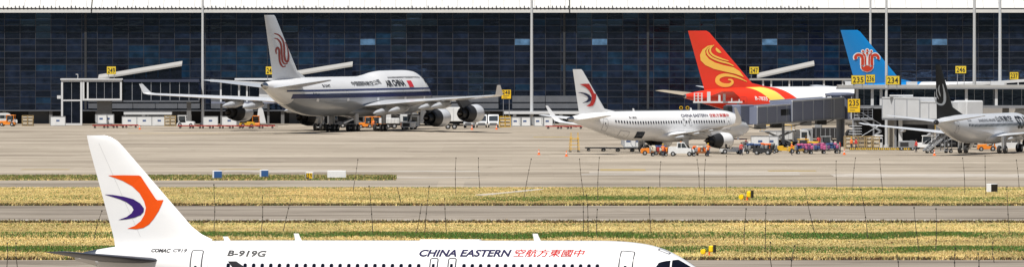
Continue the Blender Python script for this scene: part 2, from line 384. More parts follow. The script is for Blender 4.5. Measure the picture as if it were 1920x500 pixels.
# eave: two white bands, a gutter line between, roof sloping up behind
def shed(x0, x1, name='roof_panel'):
    b = MB(); prof = [(-.6, 19.92), (-.6, 20.48), (-.42, 20.52), (-.42, 20.74), (-.62, 20.76), (2.4, 22.25), (14, 26.5), (30, 30), (30, 29.6), (14, 26.1), (2.4, 20.6), (2.4, 19.95)]
    b.loft([[(x, y, z) for y, z in prof] for x in (x0, x1)]); return b.build(name, MATS['roof_white'], T)
# local y: 0 is the apron edge line; eave overhangs the facade
jx = [(172 - 960) / 10.43, (1068 - 960) / 10.43]
edges = [-XW, jx[0] - .12, jx[0] + .12, jx[1] - .12, jx[1] + .12, XW]
for a, b_ in ((0, 1), (2, 3), (4, 5)): shed(edges[a], edges[b_])
for j in jx: MB().box(j - .12, j + .12, -.38, 28, 19.97, 20.5).build('roof_joint', MATS['gutter'], T)
g = MB().box(-XW, XW, -.55, -.43, 20.53, 20.72)
g.build('gutter', MATS['gutter'], T)
b = MB(); x = -XW + .5
while x < (1535 - 960) / 10.43:                      # snow-guard studs along the gutter
    b.box(x - .10, x + .10, -.75, -.60, 20.75, 20.75 + random.choice((.22, .22, .42))); x += .72
so_ = b.build('gutter_studs', MATS['gutter'], T); so_['kind'] = 'stuff'
MB().box(-XW, XW, 2.3, 2.44, 22.2, 22.62).build('roof_ridge_rail', MATS['gutter'], T)
sm = MB().loft([[(x, y, z) for y, z in ((-.60, 20.78), (2.4, 22.27), (2.4, 22.33), (-.60, 20.84))] for x in (-.04, .04)]).mesh('roof_seam', MATS['steel'])
for i in range(int(2 * XW / 2.78)): obj('roof_seam', sm, T, (-XW + 1.2 + 2.78 * i, 0, 0))
# glass grid
CW, RH, ZT, NR = 2.78, 1.163, 19.9, 15
PW, PH = CW - .10, RH - .07
def pane_mesh(k):
    r = np.random.default_rng(100 + k); amp = r.choice([.001, .002, .003, .005, .008, .016, .026]); tx, tz = r.normal(0, .004), r.normal(.004, .006); me = bpy.data.meshes.new('pane')
    nx, nz = 8, 10; vs = []; 
    cxr = r.uniform(-.3, .3); czr = r.uniform(-.3, .3)
    for j in range(nz + 1):
        for i in range(nx + 1):
            u, v = -1 + 2 * i / nx, -1 + 2 * j / nz
            d = -amp * (1 - u ** 4) * (1 - v ** 6) * (1 + cxr * u + czr * v)
            vs.append((u * PW / 2, d + tx * u * PW / 2 + tz * v * PH / 2, v * PH / 2))
    fs = [(j * (nx + 1) + i, j * (nx + 1) + i + 1, (j + 1) * (nx + 1) + i + 1, (j + 1) * (nx + 1) + i) for j in range(nz) for i in range(nx)]
    return vs, fs
PV = [pane_mesh(k) for k in range(20)]
pane_cache = {}
HOTK = sorted(range(20), key=lambda k: min(v[1] for v in PV[k][0]))[:8]
def pane(k, mat):
    if (k, mat) not in pane_cache:
        me = bpy.data.meshes.new('glass_pane'); me.from_pydata(PV[k][0], [], PV[k][1]); me.materials.append(MATS[mat]); smooth_mesh(me, 60); pane_cache[(k, mat)] = me
    return pane_cache[(k, mat)]
off = (109.5 - 960) / 10.43 % CW - CW / 2
ncol = int(2 * XW / CW) - 1; x_first = -ncol // 2 * CW + off
PALE = {round((px - 960) / 10.43 / CW - .0, 0) for px in ()}
bulk = {}
pane_count = 0
fy = 1.15
pale_px = [95, 240, 680, 975, 1123, 1313, 1452, 1761, 390, 533, 828]
def colnoise(x, s): return float(vnoise(np.array([x]), np.array([s * 7.3]), 40 + s, 9.)[0])
for r_ in range(NR):
    for c_ in range(ncol):
        xc = x_first + (c_ + .5) * CW; zc = ZT - (r_ + .5) * RH; px = 960 + xc * 10.43
        k = (c_ * 7 + r_ * 3 + int(rng.integers(0, 6))) % 20
        rr = rng.random(); mat = 'glass_dark' if rr < .55 else 'glass_navy'
        hot = float(vnoise(np.array([xc]), np.array([r_ * .55]), 77, 6.5)[0]) * .75 + .25 * rr
        if hot > .735: mat = 'glass_mirror'; k = (k % 7) + 13 if False else HOTK[k % len(HOTK)]
        if r_ == 4 and any(abs(px - q) < 14 for q in pale_px[:8]): mat = 'glass_pale'
        elif 250 < px < 345 and 5 <= r_ <= 9 or 390 < px < 490 and 5 <= r_ <= 9: mat = 'glass_blue' if rr < .75 else 'glass_navy'
        elif 550 < px < 720 and 1 <= r_ <= 8: mat = 'glass_navy' if rr < .8 else 'glass_blue'
        elif 1090 < px < 1300 and 6 <= r_ <= 9: mat = 'glass_blue' if rr < .45 else 'glass_navy'
        elif 60 < px < 120 and 8 <= r_ <= 10 or 1440 < px < 1570 and r_ >= 5: mat = 'glass_blue' if rr < .35 else 'glass_navy'
        elif rr > .985: mat = 'glass_blue'
        if -16 < px < 1936 and pane_count < 300:
            obj('glass_pane', pane(k, mat), T, (xc, fy, zc)); pane_count += 1
        else: bulk.setdefault(mat, []).append((k, xc, zc))
keys = list(bulk); b = MB()
for i, mt in enumerate(keys):
    b.m(i)
    for k, xc, zc in bulk[mt]: b.add([(x + xc, y + fy, z + zc) for x, y, z in PV[k][0]], PV[k][1])
me = bpy.data.meshes.new('glass_panes'); me.from_pydata(b.v, [], b.f); me.polygons.foreach_set('material_index', b.mi)
for mt in keys: me.materials.append(MATS[mt])
smooth_mesh(me, 60); o = obj('glass_panes', me, T); o['kind'] = 'stuff'
mm = MB().box(-.035, .035, fy - .05, fy + .15, ZT - NR * RH, ZT + .1).mesh('mullion', MATS['mullion'])
for c_ in range(ncol + 1): obj('mullion', mm, T, (x_first + c_ * CW, 0, 0))
tm = MB().box(-XW, XW, fy - .02, fy + .15, -.03, .03).mesh('transom', MATS['mullion'])
for r_ in range(NR + 1): obj('transom', tm, T, (0, 0, ZT - r_ * RH))
for px in (160, 1058, 1215): MB().box((px - 960) / 10.43 - .2, (px - 960) / 10.43 + .2, fy - .16, fy + .12, 2.6, ZT).build('facade_joint', MATS['dark_wall'], T)
MB().box(-XW, XW, fy + .2, fy + .4, 2.3, 19.9).build('inner_wall', MATS['dark_wall'], T)
MB().box(-XW, XW, .0, fy + .2, 2.28, 2.44).build('ledge', MATS['grey_panel'], T)
for px0, px1 in ((165, 375), (810, 935), (395, 505), (960, 1085)):   # grey spandrel boxes hung over the ground floor
    x0, x1 = (px0 - 960) / 10.43, (px1 - 960) / 10.43
    for q, (z0, z1) in enumerate(((3.9, 5.0), (2.75, 3.7))):
        n_ = max(2, int((x1 - x0) / 4)); 
        for i in range(n_):
            a_, c_ = x0 + (x1 - x0) * i / n_ + .05, x0 + (x1 - x0) * (i + 1) / n_ - .05
            MB().box(a_, c_, .35 + .12 * q, fy - .1, z0, z1).build('spandrel_panel', MATS['grey_panel'], T)
MB().box(-XW, XW, 3.5, 3.9, 0, 2.3).build('ground_floor_wall', MATS['dark_wall'], T)
cm = MB().box(-.3, .3, .3, .9, 0, 2.3).mesh('column', MATS['column_grey'])
for i in range(-14, 15): obj('column', cm, T, (i * 8.34 + off, 0, 0))
for px in (70, 330, 560, 720, 900, 1150, 1300): MB().box((px - 960) / 10.43 - 1.8, (px - 960) / 10.43 + 1.8, 3.42, 3.48, 0, 2.2).build('service_door', MATS['grey_panel'], T)
# ------------------------------------------------------------------ airliners
def paint(name, c, dirt=.10, rough=.28):
    m = M(name, c, rough, spec=.5, vary=dirt, scale=.5, stretch=(.5, 1, 1.6), coat=.35); return m
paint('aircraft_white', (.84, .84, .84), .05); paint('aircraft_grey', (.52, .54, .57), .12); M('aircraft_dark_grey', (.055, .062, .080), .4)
paint('silver_white', (.72, .735, .76), .07); paint('belly_grey', (.30, .32, .35), .15)
M('bare_metal', (.62, .62, .62), .28, 1.0); M('engine_dark', (.035, .035, .038), .55, .4); M('hot_metal', (.16, .14, .12), .45, .9)
M('tyre', (.018, .018, .019), .85); M('gear_metal', (.45, .45, .44), .4, .5); M('line_grey', (.05, .05, .06), .6, spec=.2)
M('logo_orange', (.78, .085, .004), .5, spec=.2); M('logo_purple', (.040, .012, .15), .5, spec=.2); M('logo_red', (.52, .03, .025), .4); M('logo_navy', (.012, .018, .06), .4)
M('title_navy', (.012, .010, .055), .6, spec=.15); M('title_red', (.50, .014, .010), .6, spec=.15); M('title_black', (.014, .014, .016), .4)
M('stripe_blue', (.012, .02, .11), .35); M('phoenix_red', (.30, .025, .018), .4); M('flag_red', (.65, .03, .04), .4)
paint('hainan_red', (.78, .045, .018), .05); M('hainan_yellow', (.93, .62, .11), .4); paint('southern_blue', (.008, .23, .60), .05)
M('kapok_red', (.60, .045, .015), .4); M('kapok_white', (.86, .86, .84), .4); M('fin_black', (.008, .009, .011), .6, spec=.25); M('swirl_white', (.55, .58, .60), .4)

def airfoil(t, n=9):
    xs = [.5 * (1 - math.cos(math.pi * i / n)) for i in range(n + 1)]
    y = lambda x: 5 * t * (.2969 * math.sqrt(x) - .126 * x - .3516 * x * x + .2843 * x ** 3 - .1026 * x ** 4)
    return [(x, y(x)) for x in xs[::-1]] + [(x, -y(x) * .75) for x in xs[1:]]
class Airliner:
    def __init__(s, label, loc, phi, spec, pitch=0, white='aircraft_white'):
        s.sp = spec; s.L = spec['L']; s.mg = spec['mg']; s.loc = Vector(loc); s.phi = R(phi); s.white = MATS[white]
        s.root = thing('airliner', label, 'airplane', loc, s.phi, 'airliners'); s.root.rotation_euler = (0, -R(pitch), s.phi)
        s.Mi = (Matrix.Translation(s.loc) @ s.root.rotation_euler.to_matrix().to_4x4()).inverted()
        zc = spec['zc']; st, top, bot, wid, mid = zip(*spec['prof'])
        s.top = pchip(st, [zc + v for v in top]); s.bot = pchip(st, [zc + v for v in bot]); s.wid = pchip(st, wid); s.mid = pchip(st, [zc + v for v in mid])
        s.pear = spec.get('pear', lambda st: 0)
        s.off = .03 if s.loc.y > 600 else .012
        s.dn = {}
    # geometry of the skin
    def skin(s, st, a, side=-1, off=0.):
        """point at station st, angle a (0 = widest line, 90 deg = crown); side -1 starboard"""
        zc, T_, B_, W_ = s.mid(st), s.top(st), s.bot(st), s.wid(st); h = T_ - zc if a > 0 else zc - B_
        k = s.pear(st); y = (W_ + off) * math.cos(a) * (1 - (k * max(0, math.sin(a)) ** 2 if k else 0))
        return Vector((s.mg - st, side * y, zc + (h + off) * math.sin(a)))
    def ang(s, st, z):
        zc = s.mid(st); h = s.top(st) - zc if z > zc else zc - s.bot(st); return math.asin(max(-1, min(1, (z - zc) / max(h, 1e-3))))
    def ray(s, px, py, y):
        """station and height where the line of sight through a photo pixel meets the airliner's own plane at lateral y"""
        o = s.Mi @ Vector((0, 0, HC)); d = s.Mi @ at(px, py, 1000.) - o; t = (y - o.y) / d.y; p = o + d * t; return s.mg - p.x, p.z
    def onskin(s, px, py, side=-1):
        y = -s.wid(s.L * .4)
        for _ in range(12):
            st, z = s.ray(px, py, y); y = s.skin(st, s.ang(st, z), side).y
        return st, z
    def part(s, name, me, parent=None): return obj(name, me, parent or s.root)
    # parts
    def fuselage(s, mats=None):
        sts = [p[0] for p in s.sp['prof']]; S = []
        for a, b in zip(sts[:-1], sts[1:]):
            n = max(2, int((b - a) / (2.2 if b - a > 6 else .45)) + 1); n = min(n, 14); S += [a + (b - a) * i / n for i in range(n)]
        S.append(sts[-1]); N = 44; b = MB()
        rings = []
        for st in S:
            r = []
            for i in range(N):
                t = 2 * math.pi * i / N; a = math.asin(max(-1, min(1, math.sin(t)))); r.append(s.skin(st, a, -1 if math.cos(t) >= 0 else 1))
            rings.append(r)
        b.loft(rings); return s.part('fuselage', b.mesh('fuselage', mats or s.white, True, 50))
    def surface(s, name, secs, side, mat, mirror=True, ang=30):
        b = MB(); rings = []
        for (y, z, le, c, t, cant) in secs:
            ca, sa = math.cos(R(cant)), math.sin(R(cant)); rings.append([Vector((s.mg - le - c * u, side * (y - c * v * sa), z + c * v * ca)) for u, v in airfoil(t)])
        b.loft(rings); return s.part(name, b.mesh(name, mat, True, ang))
    def fin(s, secs, mat, mats=None):
        s.finsec = secs; b = MB(); rings = []
        for (z, le, te, t) in secs: rings.append([Vector((s.mg - le - (te - le) * u, (te - le) * v * 1.0, z)) for u, v in [(u, abs(v) / (.75 if v < 0 else 1) * (1 if v >= 0 else -1)) for u, v in airfoil(t)]])
        b.loft(rings); s.finobj = s.part('fin', b.mesh('fin', mat, True, 30)); return s.finobj
    def finpt(s, st, z, off, side=-1):
        q = s.finsec
        for a, b in zip(q[:-1], q[1:]):
            if z <= b[0] or b is q[-1]: break
        f = (z - a[0]) / (b[0] - a[0]); le, te, t = [a[i] + (b[i] - a[i]) * f for i in (1, 2, 3)]
        u = max(0., min(1., (st - le) / (te - le))); yt = 5 * t * (.2969 * math.sqrt(u) - .126 * u - .3516 * u * u + .2843 * u ** 3 - .1026 * u ** 4) * (te - le)
        return Vector((s.mg - st, side * (yt + off), z))
    def finlogo(s, name, shapes, mat, layer=1):
        """shapes in photo pixels, carried over to the fin's own plane"""
        sh = [fmap(q, lambda x, y: s.ray(x, y, -.25)) for q in shapes]
        return s.part(name, shapes_mesh(name, sh, mat, lambda u, v: s.finpt(u, v, s.off * layer * 1.3), .6, .6), s.finobj)
    def decal(s, name, shapes, mat, st0, z0, layer=1, dv=.12, parent=None, du=0):
        """shapes in metres, u forward and v up along the skin from station st0, height z0"""
        a0 = s.ang(st0, z0); rad = max(s.top(st0) - s.mid(st0), .5)
        fn = lambda u, v: s.skin(st0 - u, min(a0 + v / rad, 1.55), -1, s.off * layer)
        return s.part(name, shapes_mesh(name, shapes, mat, fn, du, dv), parent)
    def band(s, name, st0, st1, z0, z1, mat, layer=1, side=-1):
        b = MB(); n = 60; k = 16
        vs = []
        for i in range(n + 1):
            st = st0 + (st1 - st0) * i / n
            a0, a1 = s.ang(st, z0), s.ang(st, z1)
            for j in range(k + 1): vs.append(s.skin(st, a0 + (a1 - a0) * j / k, side, s.off * layer))
        b.add(vs, [(i * (k + 1) + j, i * (k + 1) + j + 1, (i + 1) * (k + 1) + j + 1, (i + 1) * (k + 1) + j) for i in range(n) for j in range(k)])
        return s.part(name, b.mesh(name, mat, True, 60))
    def wings(s, secs, mat, fair=(), n_tip=0, tipmat=None):
        for side in (1, -1):
            w_ = s.surface('wing', secs[:len(secs) - n_tip] if n_tip else secs, side, mat)
            if n_tip: s.part('winglet', s.surface('winglet', secs[len(secs) - n_tip - 1:], side, tipmat or mat).data, w_) if 0 else s._wl(secs, n_tip, side, tipmat or mat, w_)
            for y in fair:
                for a, b in zip(secs[:-1], secs[1:]):
                    if a[0] <= y <= b[0]: break
                f = (y - a[0]) / (b[0] - a[0]); le, c, z = [a[i] + (b[i] - a[i]) * f for i in (2, 3, 1)]; l = min(4.5, c * .8) * s.sp.get('fscale', 1)
                m = MB().lathe([(0, .01), (l * .15, l * .055), (l * .45, l * .075), (l * .8, l * .045), (l, .01)], (s.mg - le - c + l * .62, side * y, z - c * .05 - l * .03), (-1, 0, -.06), 10)
                s.part('flap_track_fairing', m.mesh('flap_track_fairing', MATS['aircraft_grey'], True), w_)
    def _wl(s, secs, n_tip, side, mat, w_):
        o = s.surface('winglet', secs[len(secs) - n_tip - 1:], side, mat); o.parent = w_; return o
    def fairing(s, st0, st1, drop, wide):
        b = MB(); n = 14; rings = []
        zb = s.bot(s.L * .45)
        for i in range(n + 1):
            t = i / n; e = max(.02, math.sin(math.pi * t)) ** .55; st = st0 + (st1 - st0) * t
            rings.append([Vector((s.mg - st, wide * e * abs(math.cos(a)) ** .6 * (1 if math.cos(a) >= 0 else -1), zb + .75 + (drop + .75) * e * .98 * math.sin(a) * (1 if math.sin(a) < 0 else .8))) for a in [2 * math.pi * k / 28 for k in range(28)]])
        b.loft(rings); s.part('belly_fairing', b.mesh('belly_fairing', MATS['belly_grey'] if s.sp.get('greybelly') else s.white, True, 60))
    def engine(s, y, st, z, r, l, wz, wst, mat=None, core=MATS['hot_metal']):
        for side in (1, -1):
            o = (s.mg - st, side * y, z); ax = (-1, 0, 0)
            e = s.part('engine', MB().lathe([(.30 * l, .76 * r), (.10 * l, .80 * r), (.02 * l, .86 * r), (0, .90 * r), (.03 * l, .95 * r), (.12 * l, .99 * r), (.32 * l, r), (.62 * l, .95 * r), (.88 * l, .80 * r), (.99 * l, .72 * r), (.99 * l, .69 * r), (.80 * l, .70 * r), (.6 * l, .6 * r)], o, ax, 32).mesh('engine', mat or s.white, True, 45))
            s.part('intake_lip', MB().lathe([(.05 * l, .835 * r), (.0 * l - .015, .885 * r), (-.02, .905 * r), (.045 * l, .972 * r)], o, ax, 32).mesh('intake_lip', MATS['bare_metal'], True, 60), e)
            f = MB().lathe([(.24 * l, .78 * r), (.25 * l, .25 * r), (.12 * l, .16 * r), (.05 * l, .01)], o, ax, 24)
            for k in range(18):
                a = 2 * math.pi * k / 18; d = Vector((0, math.cos(a), math.sin(a))); c0 = Vector(o) + Vector((-.22 * l, 0, 0))
                f.bar(c0 + d * .22 * r, c0 + d * .76 * r, .05, .16 * r)
            s.part('fan', f.mesh('fan', MATS['engine_dark'], True), e)
            s.part('aft_cowl', MB().lathe([(.60 * l, .958 * r + .015), (.74 * l, .89 * r + .02), (.88 * l, .80 * r + .02), (1.0 * l, .715 * r + .015), (1.0 * l, .69 * r)], o, ax, 32).mesh('aft_cowl', MATS['engine_dark'], True, 45), e)
            s.part('core_nozzle', MB().lathe([(.62 * l, .69 * r), (.80 * l, .60 * r), (1.02 * l, .50 * r), (1.22 * l, .40 * r), (1.22 * l, .36 * r), (1.05 * l, .3 * r)], o, ax, 24).mesh('core_nozzle', MATS['engine_dark'], True, 45), e)
            s.part('exhaust_cone', MB().lathe([(.95 * l, .30 * r), (1.2 * l, .24 * r), (1.45 * l, .03 * r)], o, ax, 20).mesh('exhaust_cone', core, True, 60), e)
            b = MB(); t = .14 * r + .06
            P = [(st + .18 * l, z + .97 * r), (st + .75 * l, z + .90 * r), (st + 1.1 * l, z + .55 * r), (wst + .5 * l, wz - .25), (wst + .3 * l, wz + .12), (wst, wz + .1), (st + .5 * l, z + 1.18 * r)]
            b.loft([[Vector((s.mg - a, side * y + q, zz)) for a, zz in P] for q in (-t, t)]); s.part('pylon', b.mesh('pylon', MATS['aircraft_dark_grey'] if s.sp.get('darkpylon') else mat or s.white), e)
    def gear(s, legs, rw, ww):
        """legs: (name, station, y, top z, wheel offsets)"""
        wm = MB().lathe([(-ww / 2, rw * .45), (-ww / 2, rw * .86), (-ww * .32, rw), (ww * .32, rw), (ww / 2, rw * .86), (ww / 2, rw * .45)], (0, 0, 0), (0, 1, 0), 20, True).mesh('wheel', MATS['tyre'], True, 40)
        hm = MB().lathe([(-ww * .52, rw * .1), (-ww * .54, rw * .42), (ww * .54, rw * .42), (ww * .52, rw * .1)], (0, 0, 0), (0, 1, 0), 14, True).mesh('hub', MATS['gear_metal'])
        for name, st, y, zt, offs in legs:
            x = s.mg - st; b = MB().tube((x, y, zt), (x, y, rw), .13 * rw / .55, .10 * rw / .55, 10)
            b.bar((x + .1, y, zt - .3), (x + 1.1 * rw / .55, y, zt + .2), .12)
            for dx in {o[0] for o in offs}: b.tube((x + dx, y + min(o[1] for o in offs), rw), (x + dx, y + max(o[1] for o in offs), rw), .09 * rw / .55)
            if len({o[0] for o in offs}) > 1: b.bar((x + min(o[0] for o in offs), y, rw), (x + max(o[0] for o in offs), y, rw), .22)
            g_ = s.part(name, b.mesh(name, MATS['gear_metal']))
            d = MB().cbox((x - .15, y + (.32 if y >= 0 else -.32) * rw / .55 * (0 if 'nose' in name else 1.3), zt - .35 * zt), (1.2 * rw / .55, .05, .7 * zt), bev=.02); s.part('gear_door', d.mesh('gear_door', MATS['aircraft_grey']), g_)
            for dx, dy in offs:
                w_ = obj('wheel', wm, g_, (x + dx, y + dy, rw)); obj('hub', hm, w_)
    def windows(s, sts, z, w_, h, single=False, dv=.1):
        """one part per window where they can be told apart, else one joined part"""
        if single:
            for st in sts:
                a = s.decal('cabin_window', [frect(w_, h, w_ * .45)], MATS['cabin_glass'], st, z, 1.2, dv)
                s.decal('window_frame', [fring(w_ + .05, h + .05, w_ * .5, .028)], MATS['silver_white'], st, z, 1, dv, a)
        else:
            o = s.decal('cabin_windows', [frect(w_, h, 0, sts[0] - st, 0) for st in sts], MATS['cabin_glass'], sts[0], z, 1.2, dv); o['kind'] = 'stuff'
    def door(s, st, z, w_, h, win=True, r=.12, t=.035, wz=.28):
        d = s.decal('door', [frect(w_ - .02, h - .02, r)], s.white, st, z, .7, .12); s.decal('door_outline', [fring(w_, h, r, t)], MATS['line_grey'], st, z, 1.0, .12, d)
        if win: s.decal('door_window', [frect(.17, .28, .06, -.02, wz)], MATS['cabin_glass'], st, z, 1.3, .1, d)
        s.decal('door_handle', [frect(.22, .05, 0, .12, -.08)], MATS['line_grey'], st, z, 1.3, .1, d)
        return d
    def cockpit(s, polys, mat=None, frame=True):
        for side in (-1, 1):
            for P in polys:
                fn = lambda u, v, q: s.skin(u, v, side, s.off * q)
                cx = sum(p[0] for p in P) / len(P); cy = sum(p[1] for p in P) / len(P)
                sh = ([(a, s.ang(a, zz * s.sp.get('ck', 1) + s.sp['zc'])) for a, zz in P], [tuple(range(len(P)))])
                o = s.part('cockpit_window', shapes_mesh('cockpit_window', [sh], mat or MATS['cabin_glass'], lambda u, v: fn(u, v, 1.4), .15, .06))
    def blade(s, st, h, c, z=None, mat=None):
        zt = s.top(st) - .03; b = MB(); b.loft([[Vector((s.mg - a, y, zz)) for a, y in ((st - c * k0, 0), (st - c * .4 + sh, t), (st + c * .5 + sh2, 0), (st - c * .4 + sh, -t))] for zz, k0, sh, sh2, t in ((zt, .5, 0, 0, .04), (zt + h, -.25, .4 * c, .25 * c, .02))])
        s.part('antenna', b.mesh('antenna', mat or s.white))
    def tailplane(s, secs, mat):
        for side in (1, -1): s.surface('tailplane', secs, side, mat)
    def cone(s, l, mat):
        b = MB(); b.loft([[s.skin(st, math.asin(math.sin(t)), -1 if math.cos(t) >= 0 else 1, .012) for t in [2 * math.pi * i / 28 for i in range(28)]] for st in (s.L - l, s.L - l * .5, s.L)]); s.part('tail_cone', b.mesh('tail_cone', mat, True))
        b = MB().lathe([(-.02, s.wid(s.L) * .75), (.06, s.wid(s.L) * .75)], s.skin(s.L, 0) * .5 + s.skin(s.L, 0, 1) * .5, (-1, 0, 0), 16, True); s.part('exhaust_pipe', b.mesh('exhaust_pipe', MATS['engine_dark']))

def nb_prof(L, k=1.0, kt=1.0, kn=1.0, w=1.975):
    """nose and tail lines of a single-aisle jet; k scales radii, kt / kn the tail and nose lengths"""
    n = [(0, -.62, -.62, .02, -.62), (.12, -.38, -.86, .32, -.6), (.4, -.10, -1.10, .62, -.55), (.9, .24, -1.38, .95, -.45), (1.6, .66, -1.64, 1.27, -.33), (2.4, 1.16, -1.84, 1.52, -.2), (3.3, 1.58, -1.97, 1.73, -.08), (4.4, 1.88, -2.04, 1.88, 0), (5.8, 2.03, -2.07, 1.96, 0), (7, 2.07, -2.07, 1.975, 0)]
    t = [(14, 2.07, -2.07, 1.975, 0), (12, 2.07, -2.0, 1.95, .02), (10, 2.06, -1.72, 1.83, .12), (8, 2.03, -1.28, 1.62, .32), (6, 1.96, -.76, 1.32, .56), (4, 1.84, -.2, .98, .80), (2.5, 1.70, .22, .70, .93), (1.2, 1.50, .58, .46, 1.02), (.35, 1.33, .80, .30, 1.06), (0, 1.24, .88, .20, 1.06)]
    q = w / 1.975
    return [(a * kn, b * k, c * k, d * q, e * k) for a, b, c, d, e in n] + [(L - a * kt, b * k, c * k, d * q, e * k) for a, b, c, d, e in t]
NB_COCKPIT = [[(1.72, .62), (2.42, 1.02), (2.62, .98), (2.62, .42), (1.95, .28)], [(2.70, .98), (3.20, .92), (3.30, .46), (2.70, .42)], [(3.28, .90), (3.62, .80), (3.66, .52), (3.38, .46)]]
def titled(ac, txt, h, sh, sp, wd, bold, mt, st, z, dv):
    """title on the skin; Chinese characters get weight from a second copy a hair to the side"""
    cjk = any(ord(c) > 0x2e80 for c in txt)
    o = ac.decal('lettering', [ftext(txt, h, sh, sp, wd, 0 if cjk else bold)], MATS[mt], st, z, 1.2, dv)
    if cjk: ac.decal('lettering_stroke', [ftext(txt, h, sh, sp, wd, 0)], MATS[mt], st - h * .035, z, 1.7, dv, o)
# ---- the nearest airliner (single-aisle, taxiing in front)
A = Airliner('large white single-aisle airliner in the foreground with orange and purple swallow on its fin', (-5.92, 427, 0), -17.8,
             dict(L=38.9, mg=18.6, zc=3.83, prof=nb_prof(38.9)), pitch=.45)
A.fuselage(); W_ = MATS['aircraft_white']
A.fin([(5.0, 30.4, 36.4, .085), (5.95, 30.5, 36.55, .085), (6.25, 31.15, 36.62, .09), (6.7, 31.75, 36.75, .095), (11.3, 35.95, 38.05, .09), (11.62, 36.28, 38.12, .085), (11.85, 36.7, 38.17, .07), (11.95, 37.1, 38.18, .03)], W_)
A.wings([(0, 2.35, 11.2, 7.4, .14, 0), (2, 2.45, 12.3, 6.3, .13, 0), (6.3, 2.85, 14.6, 3.95, .115, 0), (16.4, 3.75, 20.0, 1.75, .10, 0), (17.1, 3.92, 20.5, 1.5, .09, 25), (17.7, 4.4, 21.3, 1.15, .09, 62), (18.0, 5.25, 22.5, .5, .08, 76)], MATS['aircraft_grey'], (4.2, 7.6, 11.2), 3, MATS['aircraft_dark_grey'])  # winglets in dark grey: their shade is put into the colour
A.tailplane([(0, 4.62, 32.6, 4.7, .10, 0), (1, 4.75, 33.3, 4.1, .10, 0), (6.0, 5.36, 36.9, 1.55, .09, 0), (6.25, 5.39, 37.4, 1.0, .06, 0)], MATS['aircraft_dark_grey'])
A.fairing(10.5, 22, .30, 2.15); A.engine(5.6, 11.0, 1.85, 1.05, 3.9, 2.85, 14.3)
A.gear([('nose_gear', 5.2, 0, 2.0, [(0, -.25), (0, .25)]), ('main_gear', 18.6, 3.8, 2.6, [(0, -.45), (0, .45)]), ('main_gear', 18.6, -3.8, 2.6, [(0, -.45), (0, .45)])], .56, .4)
A.cockpit([[(1.60, .60), (2.28, 1.0), (2.55, .98), (2.46, .35), (1.9, .2)], [(2.63, .97), (3.20, .86), (3.42, .42), (2.55, .35)]]); A.cone(1.35, MATS['bare_metal'])
st_a, zwin = A.onskin(428, 498); st_b, _ = A.onskin(785, 498); n = 23
wins = [st_a + (st_b - st_a) * i / (n - 1) for i in range(n)]
st_c, _ = A.onskin(870, 498); st_d, _ = A.onskin(1120, 499); n = 17
wins += [st_c + (st_d - st_c) * i / (n - 1) for i in range(n)]
A.windows(wins, zwin, .215, .34, True)
M('seam', (.62, .62, .62), .5)
for st in (5.9, 12.1, 22.4, 27.0, 30.2):                                  # joints between fuselage sections
    A.part('skin_seam', shapes_mesh('skin_seam', [([(-.012, -1.2), (.012, -1.2), (.012, 1.5), (-.012, 1.5)], [(0, 1, 2, 3)])], MATS['seam'], lambda u, v: A.skin(st + u, v, -1, .006), 0, .06))
A.part('rudder_gap', shapes_mesh('rudder_gap', [fstroke([(34.85, 6.1), (37.42, 11.5)], .03, 8)], MATS['seam'], lambda u, v: A.finpt(u, v, .012), 0, .4), A.finobj)
for px, w_, h, up in ((367, .78, 1.85, 1.0), (813, .52, 1.02, .30), (847, .52, 1.02, .30), (1173, .86, 1.85, 1.0)):
    st, z = A.onskin(px, 498); A.door(st, z - (.0 if h > 1.5 else .0) + 0, w_, h * (1.12 if h > 1.5 else 1.0), True, .12, .075, -.12 if h > 1.5 else 0.)
for (txt, px0, px1, py, h, sh, mt, sp) in (('CHINA EASTERN', 785, 957, 479.5, .50, .15, 'title_navy', 1.0), ('空航方東國中', 962, 1094, 480.5, .56, .15, 'title_red', 1.0), ('B-919G', 426, 498, 478.5, .40, .10, 'title_black', 1.05), ('COMAC', 283, 319, 471.5, .24, .15, 'title_black', 1.0), ('C919', 324, 350, 471.5, .24, .15, 'line_grey', 1.0)):
    a, z = A.onskin(px0, py); b_, _ = A.onskin(px1, py)
    titled(A, txt, h, sh, sp, a - b_, (.034 if h > .3 else .045) if mt != 'line_grey' else .02, mt, a, z, .10)
st, z = A.onskin(1246, 470); A.decal('escape_hatch', [fring(.66, .38, .08, .05)], MATS['line_grey'], st, z, 1, .08)
for st, h in ((A.ray(427, 446, 0)[0], .26), (A.ray(560, 446, 0)[0], .42), (A.ray(1008, 446, 0)[0], .42)): A.blade(st, h, .40)
bl = MB().cbox((A.mg - A.ray(845, 446, 0)[0], 0, A.top(15) + .01), (3.6, .5, .10), bev=.04); A.part('satcom_fairing', bl.mesh('satcom_fairing', W_, True))
C1 = lambda x, y: (80 + x / 1.922, 240 + y / 1.922)
A.finlogo('fin_emblem', [fmap(fpoly([(232, 170), (290, 169), (345, 170), (352, 174), (362, 189), (406, 254), (412, 259), (433, 258), (430, 268), (418, 297), (398, 328), (382, 346), (362, 358), (335, 363), (302, 361), (330, 351), (352, 334), (366, 310), (371, 287), (364, 262), (347, 233), (320, 208), (285, 189)]), C1)], MATS['logo_orange'])
A.finlogo('fin_emblem', [fmap(fpoly([(217, 238), (250, 240), (290, 246), (325, 255), (350, 270), (364, 288), (363, 300), (352, 312), (330, 321), (300, 327), (268, 330), (300, 319), (318, 306), (326, 293), (319, 280), (300, 266), (275, 255), (245, 246)]), C1)], MATS['logo_purple'], 1.3)

